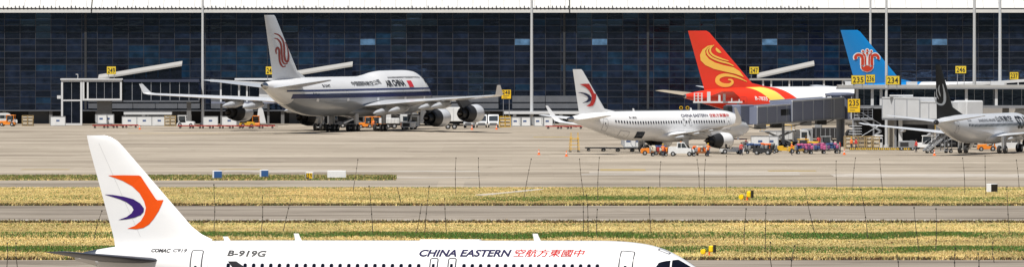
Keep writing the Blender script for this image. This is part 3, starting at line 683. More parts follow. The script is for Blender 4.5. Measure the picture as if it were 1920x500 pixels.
# ---- the parked single-aisle jet behind it
B = Airliner('white single-aisle airliner with red and navy swallow on its fin, ground crew around it', (21.3, 1046, 0), 46.8,
             dict(L=37.57, mg=17.7, zc=3.83, prof=nb_prof(37.57)))
B.fuselage()
B.fin([(5.0, 27.6, 35.1, .08), (5.9, 27.9, 35.3, .08), (6.25, 30.0, 35.4, .09), (11.55, 34.5, 36.5, .09), (11.76, 34.8, 36.55, .06)], W_)
B.wings([(0, 2.45, 11.2, 7.4, .14, 0), (2, 2.55, 12.3, 6.3, .13, 0), (6.4, 3.05, 14.8, 3.9, .115, 0), (16.3, 4.15, 20.0, 1.75, .10, 0), (17.0, 4.4, 20.5, 1.45, .09, 30), (17.5, 5.1, 21.2, 1.1, .09, 70), (17.75, 6.5, 22.5, .5, .08, 80)], W_, (4.2, 7.6, 11.2), 3, W_)
B.tailplane([(0, 4.75, 31.7, 4.4, .10, 0), (1, 4.85, 32.2, 3.9, .10, 0), (6.2, 5.4, 35.4, 1.4, .09, 0)], W_)
B.fairing(10.5, 22, .30, 2.15); B.engine(5.75, 10.6, 1.72, 1.12, 3.6, 2.95, 14.6)
B.gear([('nose_gear', 5.1, 0, 2.0, [(0, -.25), (0, .25)]), ('main_gear', 17.7, 3.8, 2.6, [(0, -.45), (0, .45)]), ('main_gear', 17.7, -3.8, 2.6, [(0, -.45), (0, .45)])], .56, .4)
B.cockpit(NB_COCKPIT); B.cone(.9, MATS['bare_metal'])
B.windows([7.2 + .53 * i for i in range(43) if i not in (13, 16)], 4.32, .25, .36)
B.door(31.3, 4.0, .85, 1.85); B.door(6.2, 4.0, .85, 1.85); B.door(14.3, 4.3, .5, 1.0); B.door(15.6, 4.3, .5, 1.0)
B.door(27.6, 2.7, 1.8, 1.2, False); B.decal('cargo_hold', [frect(1.7, 1.15, .1)], MATS['cabin_glass'], 24.5, 2.55, 1.0, .2)
for (txt, px0, px1, py, h, mt) in (('CHINA EASTERN', 1278, 1329, 219.5, .52, 'title_navy'), ('空航方東國中', 1331, 1368, 219.5, .60, 'title_red'), ('B-1805', 1180, 1194, 222, .3, 'line_grey')):
    a, z = B.onskin(px0, py); b_, _ = B.onskin(px1, py); titled(B, txt, h, .2, 1.0, a - b_, .015, mt, a, z, .14)
for st in (12., 24.): B.blade(st, .4, .4)
C2 = lambda x, y: (1060 + x / 3.571, 110 + y / 3.571)
B.finlogo('fin_emblem', [fmap(fpoly([(100, 172), (130, 168), (163, 168), (180, 200), (195, 232), (212, 237), (207, 262), (198, 290), (185, 315), (165, 320), (143, 318), (168, 300), (178, 270), (175, 240), (160, 212), (135, 188)]), C2)], MATS['logo_red'])
B.finlogo('fin_emblem', [fmap(fpoly([(86, 226), (115, 226), (140, 231), (162, 242), (177, 262), (173, 281), (150, 293), (117, 299), (143, 284), (157, 266), (147, 250), (120, 236)]), C2)], MATS['logo_navy'], 1.3)

# ---- the four-engined jet on the left
J = [(0, -.9, -.9, .03, -.9), (.3, -.3, -1.5, .6, -.8), (1, .5, -2.0, 1.2, -.6), (2.2, 1.8, -2.3, 1.85, -.35), (3.5, 2.95, -2.6, 2.35, -.2), (5, 3.8, -2.75, 2.72, -.1), (7, 4.28, -2.85, 3.0, 0), (9.5, 4.45, -2.92, 3.2, 0), (12, 4.48, -2.95, 3.25, 0), (20, 4.45, -2.95, 3.25, 0), (23.5, 4.25, -2.95, 3.25, 0), (27, 3.8, -2.95, 3.25, 0), (30.5, 3.55, -2.95, 3.25, 0), (46, 3.55, -2.95, 3.25, 0), (50, 3.55, -2.8, 3.2, .05), (54, 3.5, -2.3, 3.0, .3), (58, 3.4, -1.45, 2.5, .8), (62, 3.25, -.3, 1.8, 1.4), (65, 3.05, .8, 1.15, 1.8), (67.5, 2.8, 1.7, .6, 2.2), (68.6, 2.6, 2.1, .25, 2.35)]
Q = Airliner('four-engined jumbo jet with blue stripes and a dark red phoenix on its fin', (-27.0, 1252, 0), 67.5,
             dict(L=68.6, mg=32.5, zc=5.6, greybelly=1, darkpylon=1, prof=J, pear=lambda st: .30 if st < 20 else max(0, .30 * (30 - st) / 10), fscale=2.0))
Q.fuselage()
Q.fin([(8.2, 49.5, 64.3, .06), (9.2, 51.5, 64.6, .07), (10.2, 54.6, 64.6, .085), (19.15, 63.3, 67.6, .085), (19.4, 63.8, 67.75, .05)], MATS['silver_white'])
Q.wings([(0, 4.0, 16.5, 17.5, .13, 0), (3.3, 4.25, 19.5, 15.0, .13, 0), (12, 4.95, 26.3, 9.4, .11, 0), (31.2, 6.15, 42.0, 4.1, .09, 0), (32.0, 6.35, 43.0, 3.3, .08, 25), (32.5, 7.9, 45.4, 1.4, .07, 68)], MATS['silver_white'], (6.5, 9.5, 16, 19), 2, W_)
Q.tailplane([(0, 7.4, 55.6, 10.2, .09, 0), (1.6, 7.6, 57.0, 9.0, .09, 0), (10.9, 8.75, 65.2, 2.9, .08, 0)], MATS['aircraft_grey'])
Q.fairing(19, 40, .30, 3.3); Q.engine(11.7, 20.4, 2.2, 1.55, 5.9, 4.95, 26.2, MATS['silver_white']); Q.engine(21.2, 28.4, 3.05, 1.55, 5.9, 5.5, 34.0, MATS['silver_white'])
BG = [(-1.5, -.55), (-1.5, .55), (0, -.55), (0, .55)]
Q.gear([('nose_gear', 7.8, 0, 2.6, [(0, -.45), (0, .45)]), ('wing_gear', 32.0, 5.5, 4.2, BG), ('wing_gear', 32.0, -5.5, 4.2, BG), ('body_gear', 35.2, 1.9, 3.0, BG), ('body_gear', 35.2, -1.9, 3.0, BG)], .62, .45)
Q.band('cheatline', 62.5, 1.3, 6.85, 7.12, MATS['stripe_blue']); Q.band('cheatline', 60.8, .75, 5.68, 6.45, MATS['stripe_blue'])
Q.band('belly_paint', 60, 1.2, 2.0, 5.62, MATS['belly_grey'], .6); Q.band('belly_paint', 60, 1.2, 2.0, 5.5, MATS['belly_grey'], .6, 1)
Q.windows([6 + .51 * i for i in range(96)], 6.25, .24, .36); Q.windows([7.5 + .51 * i for i in range(28)], 8.8, .24, .34)
for st in (8.6, 17, 28.5, 41, 53): Q.door(st, 5.9, 1.05, 1.9)
Q.cockpit([[(3.7, 2.5), (4.2, 2.95), (4.7, 2.8), (4.6, 2.3)], [(4.8, 2.8), (5.5, 2.75), (5.6, 2.3), (4.75, 2.3)]]); Q.cone(1.2, MATS['bare_metal'])
for (txt, px0, px1, py, h, mt, bold) in (('AIR CHINA', 726, 762, 162.5, 1.15, 'title_black', .045), ('中国国际航空公司', 662, 717, 161.5, 1.0, 'title_black', .015), ('B-2447', 606, 621, 163.5, .55, 'title_black', .02), ('STAR ALLIANCE', 736, 756, 147, .28, 'line_grey', 0), ('www.airchina.com', 761, 774, 147, .26, 'line_grey', 0)):
    a, z = Q.onskin(px0, py); b_, _ = Q.onskin(px1, py); titled(Q, txt, h, 0, 1.0, a - b_, bold, mt, a, z, .25)
a, z = Q.onskin(767.5, 162.5); b_, _ = Q.onskin(776, 162.5); Q.decal('flag', [frect(a - b_, 1.25, 0, (a - b_) / 2, .55)], MATS['flag_red'], a, z, 1.2, .25)
C3 = lambda x, y: (500 + x / 6.25, 50 + y / 6.25)
Q.finlogo('fin_emblem', [fmap(fstroke(p, wd, 6, (.5, .5)), C3) for p, wd in (
    ([(90, 82), (135, 98), (170, 135), (193, 185), (200, 260), (200, 340), (210, 395), (232, 412), (248, 370), (248, 290), (235, 215), (216, 185)], 23),
    ([(95, 138), (130, 152), (158, 192), (169, 250), (172, 340), (182, 410), (205, 438), (235, 430)], 20),
    ([(118, 322), (110, 280), (126, 248), (144, 275), (147, 350), (155, 420), (183, 470), (215, 462)], 20))], MATS['phoenix_red'])

# ---- the twin jet with the black fin at the right edge
S = Airliner('silver-white twin jet with a black fin and pale swirl at the right edge', (65.55, 1040, 0), 67,
             dict(L=39.47, mg=19.6, zc=3.55, prof=nb_prof(39.47, .97, 1, 1, 1.88)), white='silver_white')
S.fuselage()
S.fin([(4.7, 27.0, 38.5, .05), (5.55, 27.8, 38.5, .05), (6.6, 32.2, 38.55, .085), (12.35, 36.9, 39.0, .085), (12.55, 37.3, 39.05, .05)], MATS['fin_black'])
S.wings([(0, 2.3, 11.8, 7.8, .14, 0), (2, 2.4, 13.2, 6.2, .13, 0), (5.8, 2.8, 15.6, 4.2, .115, 0), (16.4, 4.0, 21.3, 1.7, .10, 0), (17.1, 4.2, 21.9, 1.3, .09, 20)], MATS['silver_white'], (4.2, 7.6, 11.2))
S.tailplane([(0, 4.6, 33.5, 4.6, .10, 0), (1, 4.7, 34.2, 4.0, .10, 0), (7.0, 5.5, 38.3, 1.3, .09, 0)], MATS['silver_white'])
S.fairing(11.5, 23, .25, 2.05); S.engine(4.9, 11.6, 1.45, .98, 3.3, 2.7, 15.0)
S.gear([('nose_gear', 4.0, 0, 1.8, [(0, -.2), (0, .2)]), ('main_gear', 19.6, 2.9, 2.4, [(0, -.43), (0, .43)]), ('main_gear', 19.6, -2.9, 2.4, [(0, -.43), (0, .43)])], .57, .42)
S.cockpit(NB_COCKPIT); S.cone(.8, MATS['engine_dark'])
S.windows([7.0 + .508 * i for i in range(46)], 4.0, .27, .40); S.door(33.3, 3.75, .8, 1.8); S.door(5.2, 3.75, .85, 1.85)
for (txt, px0, px1, py, h, mt, bold) in (('SHANDONG AIRLINES', 1836, 1868, 228.5, .45, 'line_grey', .0), ('山东航空', 1870, 1900, 228.5, 1.0, 'title_black', .02), ('SDA', 1908, 1928, 240, 1.9, 'title_black', .03), ('B-5347', 1815, 1822, 227.5, .3, 'line_grey', 0)):
    a, z = S.onskin(px0, py); b_, _ = S.onskin(px1, py); titled(S, txt, h, 0, 1.0, max(.3, a - b_), bold, mt, a, z, .2)
C4 = lambda x, y: (1740 + x / 4.545, 110 + y / 4.545)
S.finlogo('fin_emblem', [fmap(fstroke(p, wd, 6, (.4, .4)), C4) for p, wd in (
    ([(70, 278, 9), (71, 335, 10), (88, 378, 13), (122, 390, 17), (142, 362, 19), (142, 295, 21), (128, 215, 14)], 14), ([(103, 225), (100, 268), (112, 322)], 8), ([(88, 250), (84, 300), (100, 345)], 7))], MATS['swirl_white'])

# ---- two wide-body twins parked behind the gates; of these the fins and crowns show most
def widebody(label, loc, phi, finmat, tail=('aircraft_grey', 'aircraft_grey'), white='aircraft_white'):
    a = Airliner(label, loc, phi, dict(L=62.8, mg=34, zc=5.15, prof=nb_prof(62.8, 1.435, 1.55, 1.5, 2.885), fscale=1.6, ck=1.4), white=white)
    a.fuselage()
    a.fin([(7.4, 46.5, 59.0, .06), (8.1, 47.3, 59.2, .07), (8.7, 50.2, 59.4, .08), (16.6, 58.1, 62.0, .08), (16.9, 58.7, 62.1, .05)], finmat)
    a.wings([(0, 4.2, 18, 13, .13, 0), (3, 4.35, 20.3, 11, .13, 0), (9.5, 5.2, 24.9, 7.2, .11, 0), (27, 7.4, 37.5, 2.9, .1, 0), (30, 8.0, 41.0, .7, .08, 0)], MATS['aircraft_grey'], (6, 12, 17))
    for side, mt in ((1, tail[0]), (-1, tail[1])): a.surface('tailplane', [(0, 6.3, 52.5, 7.0, .1, 0), (1.6, 6.5, 53.5, 6.2, .1, 0), (9.7, 7.5, 59.9, 2.2, .09, 0)], side, MATS[mt])
    a.fairing(18, 36, .4, 3.0); a.engine(9.8, 19.5, 2.75, 1.75, 5.6, 5.1, 25.2)
    G4 = [(-.75, -.6), (-.75, .6), (.75, -.6), (.75, .6)]
    a.gear([('nose_gear', 6, 0, 2.6, [(0, -.35), (0, .35)]), ('main_gear', 34, 4.9, 4, G4), ('main_gear', 34, -4.9, 4, G4)], .66, .5)
    a.cockpit([[(2.6, .55), (3.6, .95), (4.0, .9), (3.9, .35), (3.0, .2)], [(4.1, .9), (5.0, .8), (5.1, .4), (4.1, .35)]]); a.cone(1.2, MATS['bare_metal'])
    a.windows([9 + .61 * i for i in range(58)], 5.95, .28, .46)
    for st in (7.5, 17, 37, 53): a.door(st, 5.6, 1.07, 1.95)
    return a
M('tan_grey', (.42, .36, .27), .5, vary=.15)
H = widebody('wide-body jet with red fin carrying yellow swirls, parked behind a boarding bridge', (51.6, 1182, 0), 31, MATS['hainan_red'], ('tan_grey', 'hainan_red'))
C5 = lambda x, y: (1290 + x / 4.543, 70 + y / 4.543)
HY = [fpoly([(214, 66), (168, 74), (126, 105), (106, 150), (112, 197), (150, 237), (220, 270), (310, 292), (400, 312), (475, 340), (440, 290), (385, 256), (300, 238), (230, 216), (180, 186), (152, 150), (148, 115), (170, 86)])]
HY += [fstroke(p, wd, 6, tp) for p, wd, tp in (([(205, 70), (168, 104), (170, 140), (205, 175), (270, 203), (340, 222), (388, 244)], 15, (.3, .5)), ([(222, 66), (192, 95), (192, 128), (222, 158), (282, 183), (345, 202)], 15, (.3, .4)),
       ([(500, 378, 4), (440, 350, 13), (370, 328, 20), (305, 322, 27), (258, 342, 33), (252, 378, 36), (290, 404, 34), (345, 406, 28), (374, 386, 22), (366, 364, 16), (338, 360, 10)], 20, (1, 1)))]
HY += [fpoly([(240, 88), (262, 104), (285, 132), (262, 134), (243, 120), (234, 102)])]
H.finlogo('fin_emblem', [fmap(q, C5) for q in HY], MATS['hainan_yellow'])
def tailpaint(a, name, P, mat, layer):
    """painted area on the rear fuselage, (station, angle in degrees) corners, both sides"""
    for side in (-1, 1):
        sh = ([(u, v / 6) for u, v in P], [tuple(range(len(P)))])
        a.part(name, shapes_mesh(name, [sh], mat, lambda u, v: a.skin(u, R(v * 6), side, a.off * layer), .7, 1.2))
tailpaint(H, 'tail_paint', [(62.6, 89.5), (62.6, -89), (54.2, -89), (49.7, -30), (48.2, 10), (50.2, 50), (52.2, 89.5)], MATS['hainan_red'], 1)
tailpaint(H, 'tail_stripe', [(52.2, 89.5), (50.2, 50), (48.2, 10), (49.7, -30), (47.7, -30), (45.4, 10), (47.2, 50), (49.4, 89.5)], MATS['hainan_yellow'], 1)
tailpaint(H, 'tail_stripe', [(49.3, 89.5), (47.1, 50), (45.3, 10), (47.6, -30), (45.8, -30), (42.8, 10), (45.2, 50), (47.8, 89.5)], MATS['hainan_red'], 1)
st, z = H.onskin(1416, 187); H.decal('lettering', [ftext('B-7835', .55, 0, 1, None, .01)], MATS['kapok_white'], st, z, 1.6, .2)
K = widebody('wide-body jet with bright blue fin carrying a red kapok flower, far right', (79.6, 1276, 0), 31, MATS['southern_blue'])
C6 = lambda x, y: (1590 + x / 9.086, 85 + y / 9.086)
arms = [([(140, 238), (128, 200), (160, 166), (208, 168), (242, 205), (245, 340)], 44), ([(504, 238), (516, 200), (484, 166), (436, 168), (402, 205), (399, 340)], 44), ([(248, 142), (286, 182), (291, 335)], 25), ([(396, 142), (358, 182), (353, 335)], 25)]
cup = [(225, 340), (262, 372), (290, 350), (322, 340), (355, 350), (382, 372), (420, 340), (418, 392), (382, 434), (322, 452), (262, 434), (227, 392)]
dots = [(252, 104, 17), (325, 86, 18), (393, 104, 17), (322, 134, 20)]
K.finlogo('fin_emblem', [fmap(q, C6) for q in [fstroke(p, wd + 34, 6) for p, wd in arms] + [fpoly([(322 + (x - 322) * 1.14, 396 + (y - 396) * 1.22) for x, y in cup]), fpoly([(232, 200), (412, 200), (412, 350), (232, 350)])] + [fdisc(x, y, r + 15) for x, y, r in dots]], MATS['kapok_white'])
K.finlogo('fin_emblem', [fmap(q, C6) for q in [fstroke(p, wd, 6) for p, wd in arms] + [fpoly(cup)] + [fdisc(x, y, r) for x, y, r in dots]], MATS['kapok_red'], 2.5)
tailpaint(K, 'tail_paint', [(62.6, 89.5), (62.6, -89), (57, -89), (52, 20), (47, 60), (45.5, 89.5)], MATS['southern_blue'], 1)
# ------------------------------------------------------------------ gates, bridges, masts and signs
def wpart(name, mb, mat, root, smooth=False):
    l = root.location; mb.v = [(x - l.x, y - l.y, z - l.z) for x, y, z in mb.v]; return mb.build(name, mat, root, smooth)
def pbox(mb, px0, px1, py0, py1, Y, d):
    a, b = at(px0, py1, Y), at(px1, py0, Y); return mb.box(a.x, b.x, Y, Y + d, a.z, b.z)
def frame_rect(mb, px0, px1, py0, py1, Y, t=.22, d=.25):
    a, b = at(px0, py1, Y), at(px1, py0, Y); return mb.box(a.x, a.x + t, Y, Y + d, a.z, b.z).box(b.x - t, b.x, Y, Y + d, a.z, b.z).box(a.x + t, b.x - t, Y + .002, Y + d - .002, a.z, a.z + t).box(a.x + t, b.x - t, Y + .002, Y + d - .002, b.z - t, b.z)
M('bridge_white', (.63, .64, .65), .45, vary=.12, scale=.5); M('bridge_grey', (.185, .205, .28), .45, vary=.12, scale=.4); M('steel_grey', (.28, .29, .31), .5, .3, vary=.2, scale=1)
M('mast_grey', (.60, .61, .62), .4, .3); M('concrete_pier', (.36, .33, .28), .8, vary=.2, scale=.7); M('sign_yellow', (.72, .52, .03), .5); M('sign_amber', (.80, .50, .01), .5); M('sign_dark', (.02, .018, .016), .6)
M('lamp_glass', (.8, .8, .75), .2); M('navy_roof', (.05, .06, .10), .5, vary=.2, scale=.6); M('sloped_roof', (.42, .41, .39), .5, vary=.18, scale=.4, stretch=(1, 3, 1))
M('safety_orange', (.85, .16, .02), .55, vary=.1); M('safety_yellow', (.75, .45, .02), .5, vary=.15); M('barrier_black', (.02, .02, .02), .6); M('barrier_yellow', (.70, .45, .03), .6)
M('rail_grey', (.40, .42, .45), .45, .4)

def mast(px, py, r, label):
    p = gp(px, py); t = thing('floodlight_mast', label, 'light mast', p, 0, 'floodlight masts')
    MB().lathe([(0, r * 1.8), (.35, r * 1.8), (.36, r), (12, r * .85), (30, r * .55)], (0, 0, 0), (0, 0, 1), 14, True).build('pole', MATS['mast_grey'], t, True)
    b = MB().lathe([(29.4, .9), (29.5, 1.1), (29.8, 1.1), (29.9, .9)], (0, 0, 0), (0, 0, 1), 16, True); b.build('lamp_ring', MATS['steel_grey'], t)
    for k in range(6):
        a = k * math.pi / 3; MB().cbox((1.35 * math.cos(a), 1.35 * math.sin(a), 29.5), (.5, .7, .35), a, 0, R(25), bev=.04).build('floodlight', MATS['lamp_glass'], t)
mast(380, 234, .29, 'tall pale mast standing left of the jumbo jet, over its wing')
mast(997, 234.5, .31, 'tall pale mast between the jumbo jet and the single-aisle jet with red swallow')
mast(1632, 234.5, .26, 'thin mast rising right behind the blue fin')
mast(1662, 276, .24, 'tall mast crossing in front of the blue fin')
mast(1827, 272, .29, 'thick mast behind the black fin, left of the last mast')
mast(1875, 240, .33, 'rightmost tall mast, near the 237 sign')

def gate_sign(px0, px1, py0, py1, Y, txt, label, lines=0, foot=0, mat='sign_yellow', side=0):
    a, b = at(px0, py1, Y), at(px1, py0, Y); cx = (a.x + b.x) / 2; w_, h = b.x - a.x, b.z - a.z
    t = thing('gate_sign', label, 'sign', (cx, Y, a.z), 0, 'yellow gate number signs')
    MB().cbox((0, .09, h / 2), (w_, .16, h), bev=.03).build('board', MATS['sign_dark'], t)
    MB().box(-w_ / 2 + .05, w_ / 2 - .05, -.005, .02, .05, h - .05).build('face', MATS[mat], t)
    th = h * (.40 if lines else .62); z0 = h * (.50 if lines else .19)
    obj('number', shapes_mesh('number', [fmap(ftext(txt, th, 0, 1.05, w_ * .78, .02), lambda x, y: (x - w_ * .39, y + z0))], MATS['sign_dark'], lambda u, v: Vector((u, -.018, v))), t)
    for k in range(lines):
        zc = h * (.36 - .19 * k); MB().box(-w_ * .32, w_ * (.1 + .2 * ((k + 1) % 2)), -.018, -.006, zc - .05, zc + .05).build('small_print', MATS['hot_metal'], t)
    if side: MB().cbox((side * (w_ / 2 + .12), .12, h * .5), (.22, .3, h * 1.05), bev=.02).build('end_box', MATS['sign_dark'], t)
    for sx in (-1, 1): MB().box(sx * w_ * .3 - .05, sx * w_ * .3 + .05, .1, .2, -foot, .05).build('post', MATS['steel_grey'], t)
gate_sign(200, 217.5, 124.5, 139.5, 1325, '249', 'yellow gate sign reading 249 above the left boarding bridge', foot=1.0)
gate_sign(498, 516, 124.5, 140, 1322, '248', 'yellow gate sign reading 248 beside the phoenix fin', foot=1.0)
gate_sign(940, 958.5, 168, 185.5, 1310, '248', 'square yellow 248 board with small print right of the jumbo jet wing tip', 2, 4.7, 'sign_amber')
gate_sign(1405, 1423, 125, 139, 1322, '247', 'yellow gate sign reading 247 beside the red fin', foot=1.0)
gate_sign(1596, 1622, 141, 158, 1089, '235', 'yellow 235 sign on the walkway roof under the kapok emblem', foot=.7, side=0)
gate_sign(1623, 1641, 139.5, 155.5, 1093, '236', 'yellow 236 sign on the walkway roof, right beside the 235 sign', foot=.7)
gate_sign(1661, 1687, 142, 159, 1089, '234', 'yellow 234 sign on the walkway roof in front of the blue fin root', foot=.7, side=1)
gate_sign(1589, 1613, 185, 211, 1075, '235', 'square yellow 235 board with small print below the walkway', 2, .6, 'sign_amber', 0)
gate_sign(1791, 1812, 123.5, 138, 1200, '246', 'yellow gate sign reading 246 above the black fin', foot=2.5)
gate_sign(1893, 1910, 135, 149.5, 1230, '237', 'yellow gate sign reading 237 at the right edge', foot=2.0, side=1)

def glazing(root, px0, px1, py0, py1, Y, n, mat='bridge_glass', fr='rail_grey', t=.06, gap=.05, d=.08):
    """a row of separate panes with thin posts between"""
    for i in range(n):
        a, b = px0 + (px1 - px0) * i / n, px0 + (px1 - px0) * (i + 1) / n; g = gap * F / Y
        wpart('pane', pbox(MB(), a + g, b - g, py0, py1, Y + .05, d), MATS[mat], root)
        if i: wpart('post', pbox(MB(), a - t * F / Y / 2, a + t * F / Y / 2, py0, py1, Y, .14), MATS[fr], root)
def ramp(root, p0, p1, wide, Y, t=.5, low=None):
    """sloping roof slab with glass under it, from pixel p0 up to p1"""
    a, b = at(*p0, Y), at(*p1, Y); n = (b - a); b_ = MB()
    b_.loft([[a + Vector((0, y, z)) for y, z in ((0, 0), (wide, .6), (wide, .6 + t), (0, t))], [b + Vector((0, y, z)) for y, z in ((0, 0), (wide, .6), (wide, .6 + t), (0, t))]]); wpart('ramp_roof', b_, MATS['sloped_roof'], root)
    zl = at(0, low, Y).z; k = 7
    for i in range(k):
        f0, f1 = i / k, (i + 1) / k; A_, B_ = a + n * f0, a + n * f1
        if B_.z - zl < .2: continue
        g = .05; m = MB(); m.loft([[Vector((x, Y + y, z)) for x, z in ((A_.x + g, zl), (B_.x - g, zl), (B_.x - g, B_.z - .02), (A_.x + g, max(A_.z - .02, zl + .01)))] for y in (.25, .33)]); wpart('ramp_pane', m, MATS['bridge_glass'], root)
# left gate
Y0 = gy(234.5)
G = thing('boarding_gate', 'glass gate tower and link bridge under the 249 sign', 'boarding bridge', gp(150, 234.5), 0, 'gate bridges')
for (x0, x1, y0, y1) in ((114.5, 154, 150, 234.5), (154.5, 228.5, 150, 188.5)): wpart('white_frame', frame_rect(MB(), x0, x1, y0, y1, Y0, .34, .34), MATS['bridge_white'], G)
wpart('cross_beam', pbox(MB(), 118, 150.5, 186.8, 189.6, Y0 + .02, .25), MATS['bridge_white'], G); wpart('cross_post', pbox(MB(), 163, 166, 153.6, 185, Y0 + .02, .25), MATS['bridge_white'], G)
glazing(G, 118, 150.5, 153.5, 186.5, Y0 + .1, 2); glazing(G, 118, 150.5, 190, 230.8, Y0 + .1, 2); glazing(G, 166.3, 225, 153.5, 185, Y0 + .1, 4)
wpart('roof', pbox(MB(), 113, 230, 147.5, 149.8, Y0 - .2, 4.5), MATS['bridge_white'], G); wpart('roof_band', pbox(MB(), 230.2, 373, 149, 153.8, Y0 + .6, 4.), MATS['navy_roof'], G)
glazing(G, 230, 372, 154.2, 188, Y0 + .8, 8, gap=.03, t=.08); wpart('floor', pbox(MB(), 229, 373, 188.2, 191, Y0 + .5, 4), MATS['grey_panel'], G); wpart('floor', pbox(MB(), 155, 228.4, 188.7, 190, Y0 + .4, 4), MATS['grey_panel'], G)
wpart('pier', pbox(MB(), 182, 209, 190.2, 234.5, Y0 + 1.2, 2.2), MATS['column_grey'], G); wpart('pier', pbox(MB(), 350, 358, 191.2, 234.5, Y0 + 1.2, .8), MATS['column_grey'], G)
wpart('back_wall', pbox(MB(), 116, 372, 150, 190, Y0 + 4.2, .2), MATS['dark_wall'], G); ramp(G, (184, 149.5), (341, 124), 2.2, Y0 + 1.6, .3, 149)
wpart('roof_lamp', MB().tube(at(146, 149, Y0), at(146, 139, Y0), .06).bar(at(146, 139.5, Y0), at(142, 139.5, Y0), .12), MATS['bridge_white'], G); wpart('camera_box', pbox(MB(), 107, 114, 179, 185, Y0, .5), MATS['bridge_white'], G)
# second gate
Y1 = gy(234)
G2 = thing('boarding_gate', 'white-roofed link bridge behind the jumbo jet tail, under a 248 sign', 'boarding bridge', gp(450, 234), 0, 'gate bridges')
b = MB(); a0, a1 = at(394, 149.5, Y1 - 3), at(520, 156.5, Y1 - 3)
b.loft([[p + Vector((0, y, z)) for y, z in ((0, -.35), (3.5, -.35), (3.5, .05), (0, .05))] for p in (a0, a1)]); wpart('roof', b, MATS['bridge_white'], G2)
for px in (414, 448, 463): wpart('post', pbox(MB(), px - 1.5, px + 1.5, 153.5, 191, Y1 - 2.4, .3), MATS['bridge_white'], G2)
glazing(G2, 416, 485, 155, 190, Y1 - 1.6, 4); wpart('wall_panel', pbox(MB(), 486, 520, 160, 192, Y1 - 2.2, .3), MATS['bridge_white'], G2); wpart('floor', pbox(MB(), 396, 520, 191, 194, Y1 - 3, 4), MATS['bridge_grey'], G2)
wpart('roof_band', pbox(MB(), 440, 560, 147, 150, Y1 - .5, 3), MATS['bridge_white'], G2)
for px in (415, 448, 503): wpart('leg', pbox(MB(), px - 2, px + 2, 194.2, 234, Y1 - 2, .5), MATS['column_grey'], G2)
ramp(G2, (556, 142), (661, 125), 2.2, Y1, .3, 143); wpart('gable', MB().loft([[at(x, y, Y1 - 3.2) + Vector((0, q, 0)) for x, y in ((481, 231), (499, 231), (493, 205), (487, 199), (484, 205))] for q in (0, .3)]), MATS['bridge_white'], G2)
# third gate
G3 = thing('boarding_gate', 'flat-roofed link bridge with sloping ramp roof under the 247 sign', 'boarding bridge', gp(1500, 234), 0, 'gate bridges')
ramp(G3, (1420, 147), (1527, 123.5), 2.2, Y1 - 2, .3, 147); wpart('roof', pbox(MB(), 1406, 1600, 147.6, 150.6, Y1 - 4.3, 4.5), MATS['sloped_roof'], G3)
for px in (1431, 1446, 1480, 1545, 1580): wpart('post', pbox(MB(), px - 1.4, px + 1.4, 150.8, 190, Y1 - 4, .3), MATS['bridge_white'], G3)
glazing(G3, 1410, 1600, 151, 190, Y1 - 3, 10); wpart('floor', pbox(MB(), 1406, 1600, 190.2, 193, Y1 - 4.3, 4.5), MATS['grey_panel'], G3)
for px in (1425, 1500, 1575): wpart('leg', pbox(MB(), px - 3, px + 3, 193.2, 234, Y1 - 2.5, .6), MATS['column_grey'], G3)

# pier walkway on the right with columns, stairs and rails
YP = 1092.
P = thing('elevated_walkway', 'long elevated walkway on columns carrying the 235, 236 and 234 signs', 'walkway', (at(1700, 0, YP).x, YP, 0))
wpart('roof', pbox(MB(), 1572, 2050, 159.5, 164.8, YP - .6, 5.2), MATS['sloped_roof'], P); wpart('roof_edge', pbox(MB(), 1570, 2052, 164.9, 167.2, YP - .75, 5.4), MATS['steel_grey'], P)
glazing(P, 1604, 1668, 167.4, 197.5, YP + .6, 4, 'glass_dark'); glazing(P, 1756, 2040, 167.4, 197.5, YP + .6, 16, 'glass_dark'); glazing(P, 1668, 1756, 167.4, 197.5, YP + 2.6, 4, 'glass_dark')
wpart('deck', pbox(MB(), 1600, 2050, 197.6, 202.5, YP - .3, 5), MATS['steel_grey'], P)
wpart('back_wall', pbox(MB(), 1602, 2045, 166, 198, YP + 4.2, .25), MATS['dark_wall'], P)
for px in (1607, 1635.5, 1652, 1763, 1812, 1868, 1925): wpart('post', pbox(MB(), px - 2.6, px + 2.6, 167.3, 197.5, YP - .1, .4), MATS['bridge_white'], P)
for px0, px1 in ((1602, 1613), (1740, 1752), (1800, 1812), (1880, 1892)): wpart('column', pbox(MB(), px0, px1, 202.6, 40 + F * HC / (YP + 1.5), YP + 1.5, .9), MATS['column_grey'], P)
wpart('service_room', pbox(MB(), 1600.5, 1659, 203, 40 + F * HC / (YP + 4.4), YP + 4.4, .3), MATS['dark_wall'], P); wpart('service_room', pbox(MB(), 1680, 1742, 203, 40 + F * HC / (YP + 4.4), YP + 4.4, .3), MATS['dark_wall'], P); wpart('service_room', pbox(MB(), 1756, 1800, 203, 40 + F * HC / (YP + 4.4), YP + 4.4, .3), MATS['grey_panel'], P)
wpart('pier', pbox(MB(), 1661, 1678, 202.6, 40 + F * HC / (YP + 1), YP + 1, 1.2), MATS['concrete_pier'], P)
for k in range(5):                                                       # handrails of the side platform
    for py in (206, 211, 216, 221.5): 
        if k == 0: wpart('handrail', MB().tube(at(1601, py, YP - .8), at(1636, py, YP - .8), .035, n=6), MATS['rail_grey'], P)
    wpart('rail_post', MB().tube(at(1602 + 8.5 * k, 204, YP - .8), at(1602 + 8.5 * k, 223, YP - .8), .045, n=6), MATS['rail_grey'], P)
wpart('platform', pbox(MB(), 1600, 1638, 222.6, 225, YP - 1.4, 2.4), MATS['steel_grey'], P)
